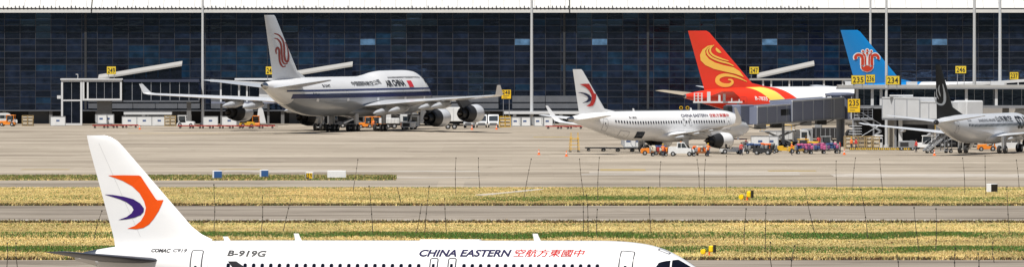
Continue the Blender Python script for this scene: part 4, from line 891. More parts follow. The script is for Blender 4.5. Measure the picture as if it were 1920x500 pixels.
for a, b_ in (((1616, 224), (1652, 246)), ((1652, 246), (1612, 270))):    # stair flights
    p, q = at(*a, YP - 1.2), at(*b_, YP - 1.2)
    for dy in (0, 1.1): wpart('stringer', MB().bar(p + Vector((0, dy, 0)), q + Vector((0, dy, 0)), .06, .26), MATS['rail_grey'], P); wpart('handrail', MB().tube(p + Vector((0, dy, 1)), q + Vector((0, dy, 1)), .035, n=6), MATS['rail_grey'], P)
    for i in range(1, 11): c = p + (q - p) * i / 11; wpart('step', MB().cbox(c + Vector((0, .55, 0)), (.28, 1.06, .04)), MATS['steel_grey'], P)
for px in (1600, 1638): wpart('leg', pbox(MB(), px - 1.4, px + 1.4, 225, 278.5, YP - 1.2, .2), MATS['steel_grey'], P)
for i, py in enumerate((236, 241, 246, 251)): wpart('handrail', MB().tube(at(1592, py, YP - 1.2), at(1616, py, YP - 1.2), .035, n=6), MATS['rail_grey'], P)
# roof clutter: small units
for px, w_, h in ((1585, 14, 7), (1700, 20, 6), (1757, 16, 9), (1858, 26, 7)): wpart('roof_unit', pbox(MB(), px, px + w_, 159.3 - h, 159.4, YP + 1, 1.5), MATS['bridge_white'], P)
YL = 1215.
LK = thing('link_bridge', 'pale sloping link bridge at the right edge, behind the walkway roof', 'walkway', (at(1880, 0, YL).x, YL, 0))
b = MB(); p0, p1 = at(1782, 160, YL), at(1990, 146, YL)
b.loft([[p + Vector((0, y, z)) for y, z in ((0, -.25), (3, -.25), (3, .15), (0, .15))] for p in (p0, p1)]); wpart('roof', b, MATS['bridge_white'], LK)
b = MB(); b.loft([[p + Vector((0, y, z)) for y, z in ((.2, -2.6), (2.8, -2.6), (2.8, -.26), (.2, -.26))] for p in (p0, p1)]); wpart('glass_box', b, MATS['bridge_glass'], LK)
for i in range(9):
    c = p0 + (p1 - p0) * (i + .5) / 9; wpart('post', MB().box(c.x - .09, c.x + .09, YL + .02, YL + .19, c.z - 2.6, c.z - .26), MATS['bridge_white'], LK)
for px in (1800, 1870, 1950): wpart('leg', pbox(MB(), px - 3, px + 3, 175, 40 + F * HC / (YL + 1), YL + 1, .8), MATS['column_grey'], LK)
# boarding bridges with tunnels, rotunda and wheeled support
def tunnel(root, name, a, b, w_, h, mat, n, strip=True):
    """box tunnel from a to b (bottom centre points), ribbed into panels on the near side"""
    a, b = Vector(a), Vector(b); d = b - a; L = d.length; u = d.normalized(); s_ = Vector((u.y, -u.x, 0)).normalized()
    if s_.y > 0: s_ = -s_
    up = Vector((0, 0, 1)); m = MB(); m.loft([[p + s_ * q * w_ / 2 + up * z for q, z in ((1, .02), (1, h), (-1, h), (-1, .02))] for p in (a, b)]); wpart(name, m, MATS[mat], root)
    for i in range(n):
        p, q = a + d * (i + .04) / n, a + d * (i + .96) / n
        m = MB(); m.loft([[c + s_ * (w_ / 2 + e) + up * z for e, z in ((.002, .18), (.06, .18), (.06, h - .22), (.002, h - .22))] for c in (p, q)]); wpart('side_panel', m, MATS[mat], root)
    for i in range(n + 1):
        c = a + d * i / n; wpart('rib', MB().bar(c + s_ * (w_ / 2 + .05) + up * .1, c + s_ * (w_ / 2 + .05) + up * (h - .1), .13, .13), MATS['rail_grey'], root)
    for z, e in ((h, .16), (0, .16)):
        for k in (1, -1): wpart('tunnel_beam', MB().bar(a + s_ * k * (w_ / 2 + .02) + up * z, b + s_ * k * (w_ / 2 + .02) + up * z, e, .22), MATS['bridge_white' if z else 'steel_grey'], root)
    if strip:
        p, q = a + d * .08, a + d * .40
        m = MB(); m.loft([[c + s_ * (w_ / 2 + e) + up * z for e, z in ((.03, 1.0), (.09, 1.0), (.09, 1.9), (.03, 1.9))] for c in (p, q)]); wpart('window_strip', m, MATS['bridge_glass'], root)
BA = thing('boarding_bridge', 'grey-blue boarding bridge reaching to the nose of the red swallow jet', 'boarding bridge', gp(1572, 272), 0, 'boarding bridges')
pa = at(1562, 221, 1100); pb = at(1402, 233, 1066)
tunnel(BA, 'outer_tunnel', pa, pa + (pb - pa) * .62, 3.4, 3.0, 'bridge_grey', 5, False); tunnel(BA, 'inner_tunnel', pa + (pb - pa) * .55, pb, 2.8, 2.5, 'bridge_grey', 4)
wpart('cab', MB().cbox(pb + Vector((-1.2, 0, 1.35)), (2.6, 4.2, 2.9), R(-30), bev=.15), MATS['bridge_grey'], BA); wpart('bellows', MB().cbox(pb + Vector((-2.3, -1.3, 1.4)), (.8, 3.4, 2.7), R(-40), bev=.2), MATS['dark_wall'], BA)
cb = MB()                                                               # power cables slung under the tunnel
for k in range(12):
    f0, f1 = k / 12, (k + 1) / 12; q0, q1 = pa + (pb - pa) * f0, pa + (pb - pa) * f1
    cb.tube(q0 + Vector((0, -1.5, -.25 - .5 * abs(math.sin(f0 * 9.4)))), q1 + Vector((0, -1.5, -.25 - .5 * abs(math.sin(f1 * 9.4)))), .07, n=6)
wpart('cable', cb, MATS['sign_dark'], BA)
for k, f_ in enumerate((.15, .33, .68, .86)): c = pa + (pb - pa) * f_; wpart('under_box', MB().cbox(c + Vector((0, -.6, -.45)), (1.5, 1.3, .7), R(12), bev=.05), MATS['steel_grey' if k % 2 else 'sign_dark'], BA)
rc = at(1576, 221, 1102); rc.z = 0
wpart('rotunda', MB().lathe([(4.0, 2.1), (7.4, 2.1), (7.5, 2.3), (7.75, 2.3), (7.9, 1.2)], rc, (0, 0, 1), 20, True), MATS['bridge_grey'], BA)
for k in range(8):
    a = k * math.pi / 4; c = rc + Vector((2.14 * math.cos(a), 2.14 * math.sin(a), 0)); wpart('rib', MB().bar(c + Vector((0, 0, 4.0)), c + Vector((0, 0, 7.4)), .18), MATS['bridge_white'], BA)
wpart('column', MB().lathe([(0, 1.1), (.3, 1.1), (.31, .62), (3.9, .62), (3.99, 1.5)], rc, (0, 0, 1), 16, True), MATS['steel_grey'], BA)
wpart('door_frame', frame_rect(MB(), 1551, 1559, 181, 222, 1094, .22, .3), MATS['bridge_white'], BA)
lp = pa + (pb - pa) * .52; wpart('lift_frame', MB().bar((lp.x - .9, lp.y - 1.7, .6), (lp.x - .9, lp.y - 1.7, 4.6), .3).bar((lp.x - .9, lp.y + 1.7, .6), (lp.x - .9, lp.y + 1.7, 4.6), .3).bar((lp.x - .9, lp.y - 1.7, .8), (lp.x - .9, lp.y + 1.7, .8), .4), MATS['steel_grey'], BA)
for dx in (-.5, .5): wpart('wheel', MB().lathe([(-.2, .3), (-.2, .5), (.2, .5), (.2, .3)], (lp.x - .9, lp.y - 1.2 + dx + .5, .5), (0, 1, 0), 16, True), MATS['tyre'], BA)
BB = thing('boarding_bridge', 'white boarding bridge partly hidden behind the black fin', 'boarding bridge', gp(1690, 277), 0, 'boarding bridges')
qa = at(1672, 223, 1086); qb = at(1800, 225.5, 1072)
tunnel(BB, 'outer_tunnel', qa, qa + (qb - qa) * .55, 3.3, 3.1, 'bridge_white', 3, False); tunnel(BB, 'inner_tunnel', qa + (qb - qa) * .5, qb, 2.8, 2.6, 'bridge_white', 3, False)
wpart('column', pbox(MB(), 1685, 1692, 178, 277.5, 1083, .5), MATS['bridge_white'], BB); wpart('column', pbox(MB(), 1677, 1681, 224, 277.5, 1084, .4), MATS['steel_grey'], BB)
wpart('gantry_beam', pbox(MB(), 1668, 1712, 177.8, 181, 1082.6, .6), MATS['bridge_white'], BB)
wpart('cab', MB().cbox(qb + Vector((1.2, 0, 1.4)), (2.8, 4, 2.9), R(25), bev=.15), MATS['bridge_white'], BB); wpart('lift_frame', MB().bar((qa.x + 6.6, qa.y - 2.2, .4), (qa.x + 6.6, qa.y - 2.2, 4.2), .3).bar((qa.x + 6.6, qa.y + .9, .4), (qa.x + 6.6, qa.y + .9, 4.2), .3), MATS['steel_grey'], BB)
wpart('underframe', MB().bar(qa + Vector((1, -.8, -.5)), qb + Vector((-1, -.8, -.4)), .3, .5), MATS['steel_grey'], BB)
# guard kiosk and the striped kerb barriers
p = gp(1647.5, 278.6); k_ = thing('guard_booth', 'small white booth with dark windows under the walkway', 'booth', p)
MB().cbox((0, 0, .85), (1.15, 1.15, 1.7), bev=.12).build('body', MATS['bridge_white'], k_, True); MB().cbox((0, 0, 1.85), (1.25, 1.25, .22), bev=.1).build('roof', MATS['bridge_white'], k_, True)
for sx in (-1, 1): MB().box(sx * .27 - .2, sx * .27 + .2, -.60, -.56, .95, 1.45).build('window', MATS['cabin_glass'], k_)
bp0, bp1 = gp(1592, 281), gp(1712, 281); nb = 11
for i in range(nb):
    c = bp0 + (bp1 - bp0) * (i + .5) / nb; w_ = (bp1 - bp0).x / nb - .06
    t = thing('striped_barrier', f'{ORD[i + 1]} from the left of the black and yellow striped kerb blocks under the walkway', 'barrier', c, 0, 'striped kerb blocks')
    MB().cbox((0, 0, .17), (w_, .3, .34), bev=.04).build('block', MATS['barrier_black'], t)
    for q in (-.32, 0.02, .34): MB().loft([[Vector((q * w_ + dx, y, z)) for dx, z in ((-.09, .05), (.07, .05), (.14, .30), (-.02, .30))] for y in (-.165, -.145)]).build('stripe', MATS['barrier_yellow'], t)
# canopies over the loading bays
def canopy(px0, px1, py, pyt, label):
    a, b_ = gp(px0, py), gp(px1, py); t = thing('loading_canopy', label, 'canopy', (a + b_) / 2); hw = (b_.x - a.x) / 2; z = at(0, pyt, a.y).z
    MB().box(-hw, hw, 0, 3.5, z - .45, z).build('roof', MATS['bridge_white'], t)
    n_ = max(2, int(hw / 2.2))
    for i in range(n_ + 1): MB().box(-hw + .2 + (2 * hw - .5) * i / n_, -hw + .35 + (2 * hw - .5) * i / n_, .2, .35, 0, z - .46).build('post', MATS['steel_grey'], t)
canopy(232, 322, 234.5, 210, 'thin white canopy over white containers beneath the left gate bridge'); canopy(945, 1088, 235, 209, 'long pale canopy over loading bays behind the red swallow jet tail')
# ------------------------------------------------------------------ ground vehicles and equipment (local x = forward)
M('veh_white', (.74, .75, .75), .35, vary=.10, scale=1.2, coat=.3); M('veh_red', (.42, .04, .03), .5, vary=.25, scale=2); M('veh_orange', (.80, .24, .02), .45, vary=.15, scale=2); M('veh_yellow', (.72, .42, .03), .45, vary=.2, scale=2)
M('veh_grey', (.30, .31, .32), .5, vary=.2, scale=1.5); M('chassis', (.025, .025, .027), .6); M('rubber', (.02, .02, .02), .8); M('alu', (.60, .62, .65), .35, .5, vary=.18, scale=1.5)
M('wood', (.42, .30, .14), .7, vary=.3, scale=4, stretch=(1, 1, 6)); M('carton', (.62, .56, .45), .8, vary=.15, scale=2); M('tarp_pink', (.55, .12, .28), .6, vary=.25, scale=3); M('tarp_purple', (.20, .07, .20), .6, vary=.3, scale=3); M('tarp_blue', (.05, .10, .25), .6, vary=.2)
M('veh_glass', (.02, .03, .04), .08, spec=.8); M('lamp_red', (.5, .02, .02), .3); M('lamp_clear', (.75, .75, .7), .15); M('skin', (.45, .28, .19), .6); M('hair', (.02, .017, .015), .6); M('vest_orange', (.90, .20, .03), .7); M('vest_red', (.60, .06, .05), .7); M('trousers', (.03, .035, .06), .8)
WM = {}
def wheel(root, x, y, r, w_=.22, name='wheel'):
    k = (round(r, 2), round(w_, 2))
    if k not in WM:
        WM[k] = (MB().lathe([(-w_ / 2, r * .5), (-w_ / 2, r * .88), (-w_ * .3, r), (w_ * .3, r), (w_ / 2, r * .88), (w_ / 2, r * .5)], (0, 0, 0), (0, 1, 0), 16, True).mesh('wheel', MATS['rubber'], True),
                 MB().lathe([(-w_ * .53, .02), (-w_ * .53, r * .45), (w_ * .53, r * .45), (w_ * .53, .02)], (0, 0, 0), (0, 1, 0), 12, True).mesh('hub', MATS['alu']))
    o = obj(name, WM[k][0], root, (x, y, r)); obj('hub', WM[k][1], o); return o
def profile_body(root, name, prof, hw, mat, inset=.06):
    """car-like body: side outline (x, z) swept across the width with rounded shoulders"""
    b = MB(); b.loft([[(x * (1 - .0 * abs(q)), y, z) for x, z in prof] for q, y in ((-1, -hw + inset), (0, -hw), (0, hw), (1, hw - inset))] if 0 else [[(x, y, z if z < .9 else z - d) for x, z in prof] for y, d in ((-hw, .05), (-hw + .1, 0), (hw - .1, 0), (hw, .05))])
    return b.build(name, mat, root, True, 30)
def van(loc, rz, label, mat='veh_white', L=4.8, W=1.85, Hh=2.15, group='vans by the terminal'):
    t = thing('van', label, 'van', loc, rz, group); h = L / 2; hw = W / 2
    profile_body(t, 'body', [(-h, .35), (h - .1, .35), (h, .6), (h - .05, .95), (h - .75, 1.15), (h - 1.35, Hh - .12), (h - 1.7, Hh), (-h + .2, Hh), (-h, Hh - .25)], hw, MATS[mat])
    b = MB(); b.loft([[Vector((x, y, z)) for x, z in ((h - .76, 1.15), (h - .70, 1.19), (h - 1.24, Hh - .2), (h - 1.34, Hh - .22))] for y in (-hw + .15, hw - .15)]); b.build('windscreen', MATS['veh_glass'], t)
    MB().box(h - .03, h + .012, -hw + .3, hw - .3, .62, .82).build('grille', MATS['chassis'], t)
    MB().box(-.03 + h, h + .03, -hw + .05, hw - .05, .34, .52).build('bumper', MATS['chassis'], t)
    for s in (-1, 1):
        for a, c in ((h - 2.2, h - 1.4), (h - 3.2, h - 2.3), (-h + .3, h - 3.3)): MB().box(a, c, s * (hw + .004) - .01, s * (hw + .004) + .01, 1.2, Hh - .38).build('side_window', MATS['veh_glass'], t)
        MB().cbox((h - .06, s * (hw - .25), .78), (.12, .3, .18), bev=.03).build('headlight', MATS['lamp_clear'], t); MB().cbox((h - 1.1, s * (hw + .12), 1.25), (.1, .16, .26), bev=.03).build('mirror', MATS['chassis'], t)
        wheel(t, h - .85, s * (hw - .12), .34); wheel(t, -h + .95, s * (hw - .12), .34)
    return t
def truck(loc, rz, label, L=8.6, box_z=1.15, box_h=2.5, boxmat='veh_white', cabmat='veh_white', group=None, scissor=True):
    t = thing('box_truck', label, 'truck', loc, rz, group); h = L / 2
    MB().box(-h, h - .4, -.45, .45, .55, .8).build('chassis', MATS['chassis'], t)
    profile_body(t, 'cab', [(h - 1.75, .5), (h, .5), (h + .05, 1.2), (h - .25, 2.3), (h - .5, 2.4), (h - 1.75, 2.4)], 1.15, MATS[cabmat])
    b = MB(); b.loft([[Vector((x, y, z)) for x, z in ((h + .05, 1.28), (h + .07, 1.28), (h - .20, 2.22), (h - .22, 2.22))] for y in (-1.0, 1.0)]); b.build('windscreen', MATS['veh_glass'], t)
    for s in (-1, 1):
        MB().box(h - 1.35, h - .45, s * 1.155 - .01, s * 1.155 + .01, 1.3, 2.1).build('side_window', MATS['veh_glass'], t); MB().cbox((h + .02, s * .85, .75), (.08, .3, .2), bev=.02).build('headlight', MATS['lamp_clear'], t)
        MB().bar((h - .2, s * 1.15, 1.9), (h - .05, s * 1.4, 1.9), .05).cbox((h - .05, s * 1.42, 1.75), (.08, .2, .45)).build('mirror', MATS['chassis'], t)
        for x in (h - .9, -h + 1.5, -h + 2.6): wheel(t, x, s * .98, .46, .3)
    MB().cbox(((-h + h - 1.9) / 2 - .0, 0, box_z + box_h / 2), (L - 1.95, 2.45, box_h), bev=.06).build('box_body', MATS[boxmat], t)
    for i in range(6):
        x = -h + .3 + (L - 2.5) * i / 5
        for s in (-1, 1): MB().box(x - .03, x + .03, s * 1.23 - .012, s * 1.23 + .012, box_z + .1, box_z + box_h - .1).build('box_rib', MATS['alu'], t)
    if scissor:
        for s in (-.8, .8): MB().bar((-h + .6, s, .85), (h - 2.6, s, box_z), .12).bar((-h + .6, s, box_z), (h - 2.6, s, .85), .12).build('scissor_arm', MATS['chassis'], t)
    return t
def pickup(loc, rz, label):
    t = thing('pickup_truck', label, 'pickup', loc, rz, 'ramp vehicles')
    profile_body(t, 'body', [(-1.8, .4), (1.75, .4), (1.8, .7), (1.7, .98), (.95, 1.08), (.9, 1.1), (-.6, 1.1), (-1.8, 1.0)], .8, MATS['veh_white'])
    b = MB(); b.loft([[(x * 1., y, z) for x, z in ((-.62, 1.1), (.88, 1.1), (.42, 1.85), (.3, 1.9), (-.5, 1.9), (-.6, 1.85))] for y in (-.72, .72)]); b.build('cab', MATS['veh_white'], t, True, 30)
    for s in (-1, 1):
        MB().loft([[(x, s * (.725 + q), z) for x, z in ((.02, 1.16), (.74, 1.16), (.38, 1.76), (.02, 1.76))] for q in (0, .015)]).build('side_window', MATS['veh_glass'], t); MB().loft([[(x, s * (.725 + q), z) for x, z in ((-.5, 1.16), (-.06, 1.16), (-.06, 1.76), (-.46, 1.76))] for q in (0, .015)]).build('side_window', MATS['veh_glass'], t)
        wheel(t, 1.1, s * .72, .33); wheel(t, -1.15, s * .72, .33); MB().cbox((1.74, s * .58, .78), (.12, .26, .16), bev=.03).build('headlight', MATS['lamp_clear'], t)
        MB().box(-1.75, -.7, s * .76 - .03, s * .76 + .03, 1.0, 1.28).build('bed_side', MATS['veh_white'], t)
    MB().loft([[(x, y, z) for x, z in ((.86, 1.14), (.90, 1.14), (.46, 1.82), (.42, 1.82))] for y in (-.62, .62)]).build('windscreen', MATS['veh_glass'], t)
    MB().cbox((-.1, 0, 1.97), (.18, .8, .12), bev=.03).build('light_bar', MATS['veh_orange'], t); MB().box(1.76, 1.86, -.75, .75, .38, .55).build('bumper', MATS['chassis'], t)
    return t
def loader(loc, rz, label):
    t = thing('cargo_loader', label, 'cargo loader', loc, rz, 'cargo loaders'); D = MATS['chassis']
    MB().cbox((0, 0, .55), (6.2, 2.4, .35), bev=.05).build('chassis', D, t)
    for s in (-1, 1):
        for x in (-2.3, -1.4, 2.2): wheel(t, x, s * 1.1, .42, .3)
        MB().bar((-2, s * .9, .8), (1.6, s * .9, 2.3), .16).bar((-2, s * .9, 2.3), (1.6, s * .9, .8), .16).build('scissor_arm', MATS['veh_grey'], t)
        MB().tube((-2.6, s * 1.2, 3.3), (2.0, s * 1.2, 3.3), .04, n=6).tube((-2.6, s * 1.2, 2.5), (-2.6, s * 1.2, 3.3), .04, n=6).tube((2.0, s * 1.2, 2.5), (2.0, s * 1.2, 3.3), .04, n=6).build('guard_rail', MATS['safety_yellow'], t)
    MB().cbox((-.3, 0, 2.4), (5.0, 2.5, .2), bev=.03).build('platform', MATS['veh_grey'], t); MB().cbox((2.6, .6, 1.7), (.9, 1.0, 1.8), bev=.08).build('operator_cab', MATS['veh_white'], t); MB().box(3.04, 3.07, .2, 1.0, 1.6, 2.4).build('windscreen', MATS['veh_glass'], t)
    return t
def tug(loc, rz, label, mat, L=2.9, cab=True, group='tow tractors'):
    t = thing('tow_tractor', label, 'tractor', loc, rz, group); h = L / 2
    profile_body(t, 'body', [(-h, .3), (h, .3), (h + .02, .75), (h - .15, .92), (.1, .98), (.0, .75), (-h + .1, .72), (-h, .6)], .68, MATS[mat])
    if cab:
        for x, z in ((.05, .9), (-h + .25, .7)):
            for s in (-1, 1): MB().bar((x, s * .6, z), (x - .08, s * .56, 1.88), .09).build('cab_post', MATS[mat], t)
        MB().cbox((-h / 2 + .1, 0, 1.93), (h + .1, 1.3, .12), bev=.05).build('cab_roof', MATS[mat], t)
        MB().box(.0, .03, -.52, .52, 1.0, 1.84).build('windscreen', MATS['veh_glass'], t)
        for s in (-1, 1): MB().box(-h + .4, -.05, s * .6 - .01, s * .6 + .01, 1.12, 1.8).build('side_window', MATS['veh_glass'], t)
    MB().cbox((-.55, 0, .85), (.5, .9, .14), bev=.04).cbox((-.8, 0, 1.15), (.12, .9, .5), bev=.04).build('seat', MATS['chassis'], t); MB().tube((-.15, .25, .95), (-.3, .25, 1.2), .03).build('steering_column', MATS['chassis'], t)
    for s in (-1, 1):
        wheel(t, h - .55, s * .62, .32); wheel(t, -h + .5, s * .62, .36); MB().cbox((h + .0, s * .45, .62), (.08, .2, .16), bev=.03).build('headlight', MATS['lamp_clear'], t)
    return t
def make_dolly(label, mat='veh_red'):
    t = thing('cargo_dolly', label, 'dolly', (0, 0, 0))
    MB().box(-1.55, 1.55, -.9, -.78, .38, .56).box(-1.55, 1.55, .78, .9, .38, .56).box(-1.55, -1.43, -.78, .78, .38, .56).box(1.43, 1.55, -.78, .78, .38, .56).build('frame', MATS[mat], t)
    for i in range(9): MB().tube((-1.3 + .325 * i, -.77, .5), (-1.3 + .325 * i, .77, .5), .05, n=8).build('roller', MATS['alu'], t)
    MB().bar((1.5, 0, .4), (2.1, 0, .32), .08).build('tow_bar', MATS['chassis'], t)
    for x in (-1.1, 1.1):
        for s in (-1, 1): wheel(t, x, s * .7, .19, .16)
    return t
def make_container(label, mat='alu', w_=2.0, cut=True):
    t = thing('cargo_container', label, 'container', (0, 0, 0)); h = w_ / 2
    P = [(-h, .45), (-h + .42, 0), (h, 0), (h, 1.62), (-h, 1.62)] if cut else [(-h, 0), (h, 0), (h, 1.62), (-h, 1.62)]
    MB().loft([[(x, y, z + .02) for x, z in P] for y in (-.75, .75)]).build('shell', MATS[mat], t)
    for i, (a, c) in enumerate(zip(P, P[1:] + P[:1])): MB().bar((a[0], -.76, a[1] + .02), (c[0], -.76, c[1] + .02), .07).build('edge_rail', MATS['veh_grey'], t)
    MB().box(-h + .5, h - .1, -.775, -.752, .1, 1.5).build('door_panel', MATS['veh_white'], t); MB().box(-.3, .3, -.79, -.776, .75, 1.05).build('label_patch', MATS['tarp_blue'], t)
    return t
def make_crate(label, mat='wood'):
    t = thing('pallet_cage', label, 'pallet cage', (0, 0, 0))
    for x in (-.95, 0, .95):
        for y in (-.7, .7): MB().box(x - .05, x + .05, y - .05, y + .05, 0, 1.85).build('post', MATS[mat], t)
    for z in (.08, .65, 1.25, 1.8):
        for y in (-.74, .74): MB().box(-1.0, 1.0, y - .03, y + .03, z - .05, z + .05).build('rail', MATS[mat], t)
    for x in (-.48, .48):
        for k in range(2): MB().cbox((x, 0, .48 + .78 * k), (.82, 1.1, .70), bev=.03).build('carton', MATS['carton'], t)
    return t
def make_cone(label):
    t = thing('traffic_cone', label, 'cone', (0, 0, 0), 0, 'orange cones on the apron'); MB().cbox((0, 0, .03), (.5, .5, .06), bev=.015).build('base', MATS['safety_orange'], t)
    MB().lathe([(.06, .17), (.55, .07), (.8, .03)], (0, 0, 0), (0, 0, 1), 14, True).build('cone_body', MATS['safety_orange'], t, True); MB().lathe([(.36, .117), (.36, .122), (.52, .086), (.52, .08)], (0, 0, 0), (0, 0, 1), 14).build('reflective_band', MATS['veh_white'], t)
    return t
def put(make, first, px, py, rz, label, group=None, dz=0):
    """first use builds the thing, later uses copy it with its parts"""
    p = gp(px, py); p.z = dz
    if make not in first:
        first[make] = make(label); o = first[make]; o.location = p; o.rotation_euler = (0, 0, rz)
        if group: o['group'] = group
        return o
    return clone(first[make], p, rz, label, group)
FST = {}
# dolly trains by the left gate and under the jumbo jet wing
for i in range(4): put(make_dolly, FST, 190 + 17.5 * i, 240 - .2 * i, R(4), f'{ORD[i + 1]} red cargo dolly from the left in the train below the 249 gate', 'red cargo dollies')
for i in range(9): put(make_dolly, FST, 350 + 18.6 * i, 240.5, R(2), f'{ORD[i + 1]} red cargo dolly from the left in the train under the jumbo jet left wing', 'red cargo dollies')
for i in range(3): put(make_dolly, FST, 1040 + 18.5 * i, 241.5, R(-2), f'{ORD[i + 1]} red cargo dolly from the left behind the red swallow jet tail', 'red cargo dollies')
def dark_dolly(label): return make_dolly(label, 'chassis')
for i in range(4): put(dark_dolly, FST, 1118 + 27 * i, 283 + .4 * i, R(5), f'{ORD[i + 1]} dark dolly from the left beside the red swallow jet tail', 'dark dollies')
# containers
put(make_container, FST, 190, 238.2, 0, 'aluminium cargo container, left of the pair on the dollies below gate 249', 'cargo containers', .57); put(make_container, FST, 203, 238.0, 0, 'aluminium cargo container, right of the pair on the dollies below gate 249', 'cargo containers', .57)
def white_box(label): return make_container(label, 'veh_white', 2.6, False)
for px, lb in ((109, 'white container standing left of the 249 gate tower'), (243, 'leftmost white container under the thin canopy'), (271, 'middle white container under the thin canopy'), (299, 'rightmost white container under the thin canopy'), (395, 'white container just right of the left mast'), (430, 'pale container behind the jumbo jet left engine')):
    put(white_box, FST, px, 235.5, 0, lb, 'white containers')
def grey_box(label): return make_container(label, 'veh_grey', 2.0, True)
for i, px in enumerate((966, 984, 1008, 1026)): put(grey_box, FST, px, 236.5, 0, f'{ORD[i + 1]} grey container from the left under the long pale canopy', 'grey containers')
for i, px in enumerate((1178, 1196)): put(make_container, FST, px, 283.5, 0, ('left' if i == 0 else 'right') + ' container of the pair on dollies under the red swallow jet rear belly', 'cargo containers', .57)
put(white_box, FST, 1425, 284.5, 0, 'white container box right of the red swallow jet nose', 'white containers', .6); put(make_container, FST, 1446, 284, 0, 'aluminium container below the left end of the boarding bridge', 'cargo containers', .57)
for px, py, lb in ((52, 236, 'wooden pallet cage with cartons at the far left'), (319, 236.5, 'wooden pallet cage beside the thin white canopy')): put(make_crate, FST, px, py, 0, lb, 'pallet cages')
def yellow_crate(label): return make_crate(label, 'safety_yellow')
put(yellow_crate, FST, 947, 238, 0, 'yellow pallet cage with cartons under the square 248 board', 'pallet cages')
for px, py, lb in ((262, 242.5, 'orange cone near the left dolly train'), (1010.5, 290, 'orange cone left of the pair before the red swallow jet tail'), (1062, 293, 'orange cone right of the pair before the red swallow jet tail'), (1583, 290, 'orange cone at the right end of the pink baggage carts'), (1752, 291.5, 'orange cone below the stairs of the black-finned jet'), (931, 242.5, 'orange cone beside the white vans'), (885, 243, 'orange cone under the jumbo jet outer engine')): put(make_cone, FST, px, py, 0, lb)
# vans, trucks, tractors
tug(gp(14, 236.5), R(170), 'orange tow tractor with white cab at the far left edge', 'veh_orange'); van(gp(6, 234.5), R(15), 'white van half cut off at the left edge')
tug(gp(349, 237.5), R(-8), 'white tow tractor with cab between the left gate and the left mast', 'veh_white', 3.0)
tug(gp(463, 238.5), R(10), 'yellow tow tractor beside the jumbo jet left engine', 'veh_yellow', 2.6, False); tug(gp(712, 240), R(5), 'orange tow tractor under the jumbo jet belly, right one', 'veh_orange'); tug(gp(685, 240), R(180), 'orange tow tractor under the jumbo jet belly, left one', 'veh_orange', 2.6)
tug(gp(480, 238), R(90), 'orange tractor seen end-on at the right end of the wing dolly train', 'veh_orange', 2.6)
truck(gp(818, 242), R(180), 'white high-loader truck under the jumbo jet right wing', 9.2, 1.35, 2.4)
for px, lb in ((903, 'white van facing the camera, left of the pair right of the jumbo jet'), (925, 'white van facing the camera, right of the pair right of the jumbo jet')): van(gp(px, 239), R(-90), lb, Hh=2.25)
van(gp(880, 239.5), R(-95), 'pale blue-grey small car-like van below the outer engine', 'alu', 4.2, 1.7, 1.55)
truck(gp(740, 241), R(4), 'low white service truck under the jumbo jet right wing root', 5.4, .9, .9, 'veh_white', 'veh_white', None, False)
tug(gp(1252, 291), R(8), 'orange baggage tractor left of the white tow tractor', 'veh_orange', 2.7, False); tug(gp(1219, 290.5), R(182), 'orange baggage tractor under the red swallow jet wing root', 'veh_orange', 2.6, False)
pickup(gp(1278, 292.5), R(-4), 'white service pickup in front of the red swallow jet wing')
tug(gp(1470, 286), R(175), 'yellow tow tractor left of the pair below the boarding bridge', 'veh_yellow', 3.2, False); tug(gp(1497, 287), R(185), 'yellow tow tractor right of the pair below the boarding bridge', 'veh_yellow', 3.0, True)
truck(gp(1480, 274), R(20), 'white high-loader truck behind the yellow tractors', 5.6, 1.0, 1.3, 'veh_white', 'veh_white', None, True)
tug(gp(1372, 288.5), R(10), 'white tow tractor below the red swallow jet nose', 'veh_white', 3.2, False); tug(gp(1316, 291), R(85), 'orange belt tractor beside the red swallow jet engine', 'veh_orange', 2.6, False)
van(gp(1725, 272), R(30), 'white ramp van behind the passenger stairs', 'veh_white', 4.6, 1.85, 2.0, 'ramp vehicles'); tug(gp(1732, 279.5), R(160), 'white tow tractor under the wing of the black-finned jet', 'veh_white', 3.2)
loader(gp(662, 239.5), R(20), 'dark cargo loader under the jumbo jet belly, left of the orange tractors'); loader(gp(752, 239), R(200), 'dark cargo loader under the jumbo jet right wing, left of the white high-loader')
loader(gp(1462, 276.5), R(10), 'dark scissor loader under the left half of the grey boarding bridge'); truck(gp(1538, 271), R(185), 'dark grey service truck behind the red-vested workers', 6.0, .95, 1.6, 'chassis', 'veh_grey', None, False)
tug(gp(1556, 281), R(5), 'grey tow tractor behind the rightmost pink baggage cart', 'veh_grey', 2.8, True); tug(gp(1430, 290), R(170), 'dark tow tractor in front of the white container box', 'chassis', 2.6, False)
for i in range(7): put(make_crate, FST, 1596 + 6.6 * i, 279.2 - .3 * (i % 2), R(random.uniform(-6, 6)), f'{ORD[i + 1]} from the left of the wooden cages behind the striped kerb blocks', 'pallet cages')
loader(gp(1790, 276), R(15), 'dark loader beyond the black-finned jet belly'); tug(gp(1850, 283), R(180), 'orange tractor beyond the black-finned jet belly', 'veh_orange', 2.7); van(gp(1893, 282), R(10), 'white van beyond the wing of the black-finned jet', 'veh_white', 4.6, 1.85, 1.9, 'ramp vehicles')
tug(gp(602, 241.5), R(80), 'grey tow tractor left of the jumbo jet rear wheels', 'veh_grey', 2.8); tug(gp(632, 238), R(10), 'dark tow tractor behind the jumbo jet rear wheels', 'chassis', 3.0)
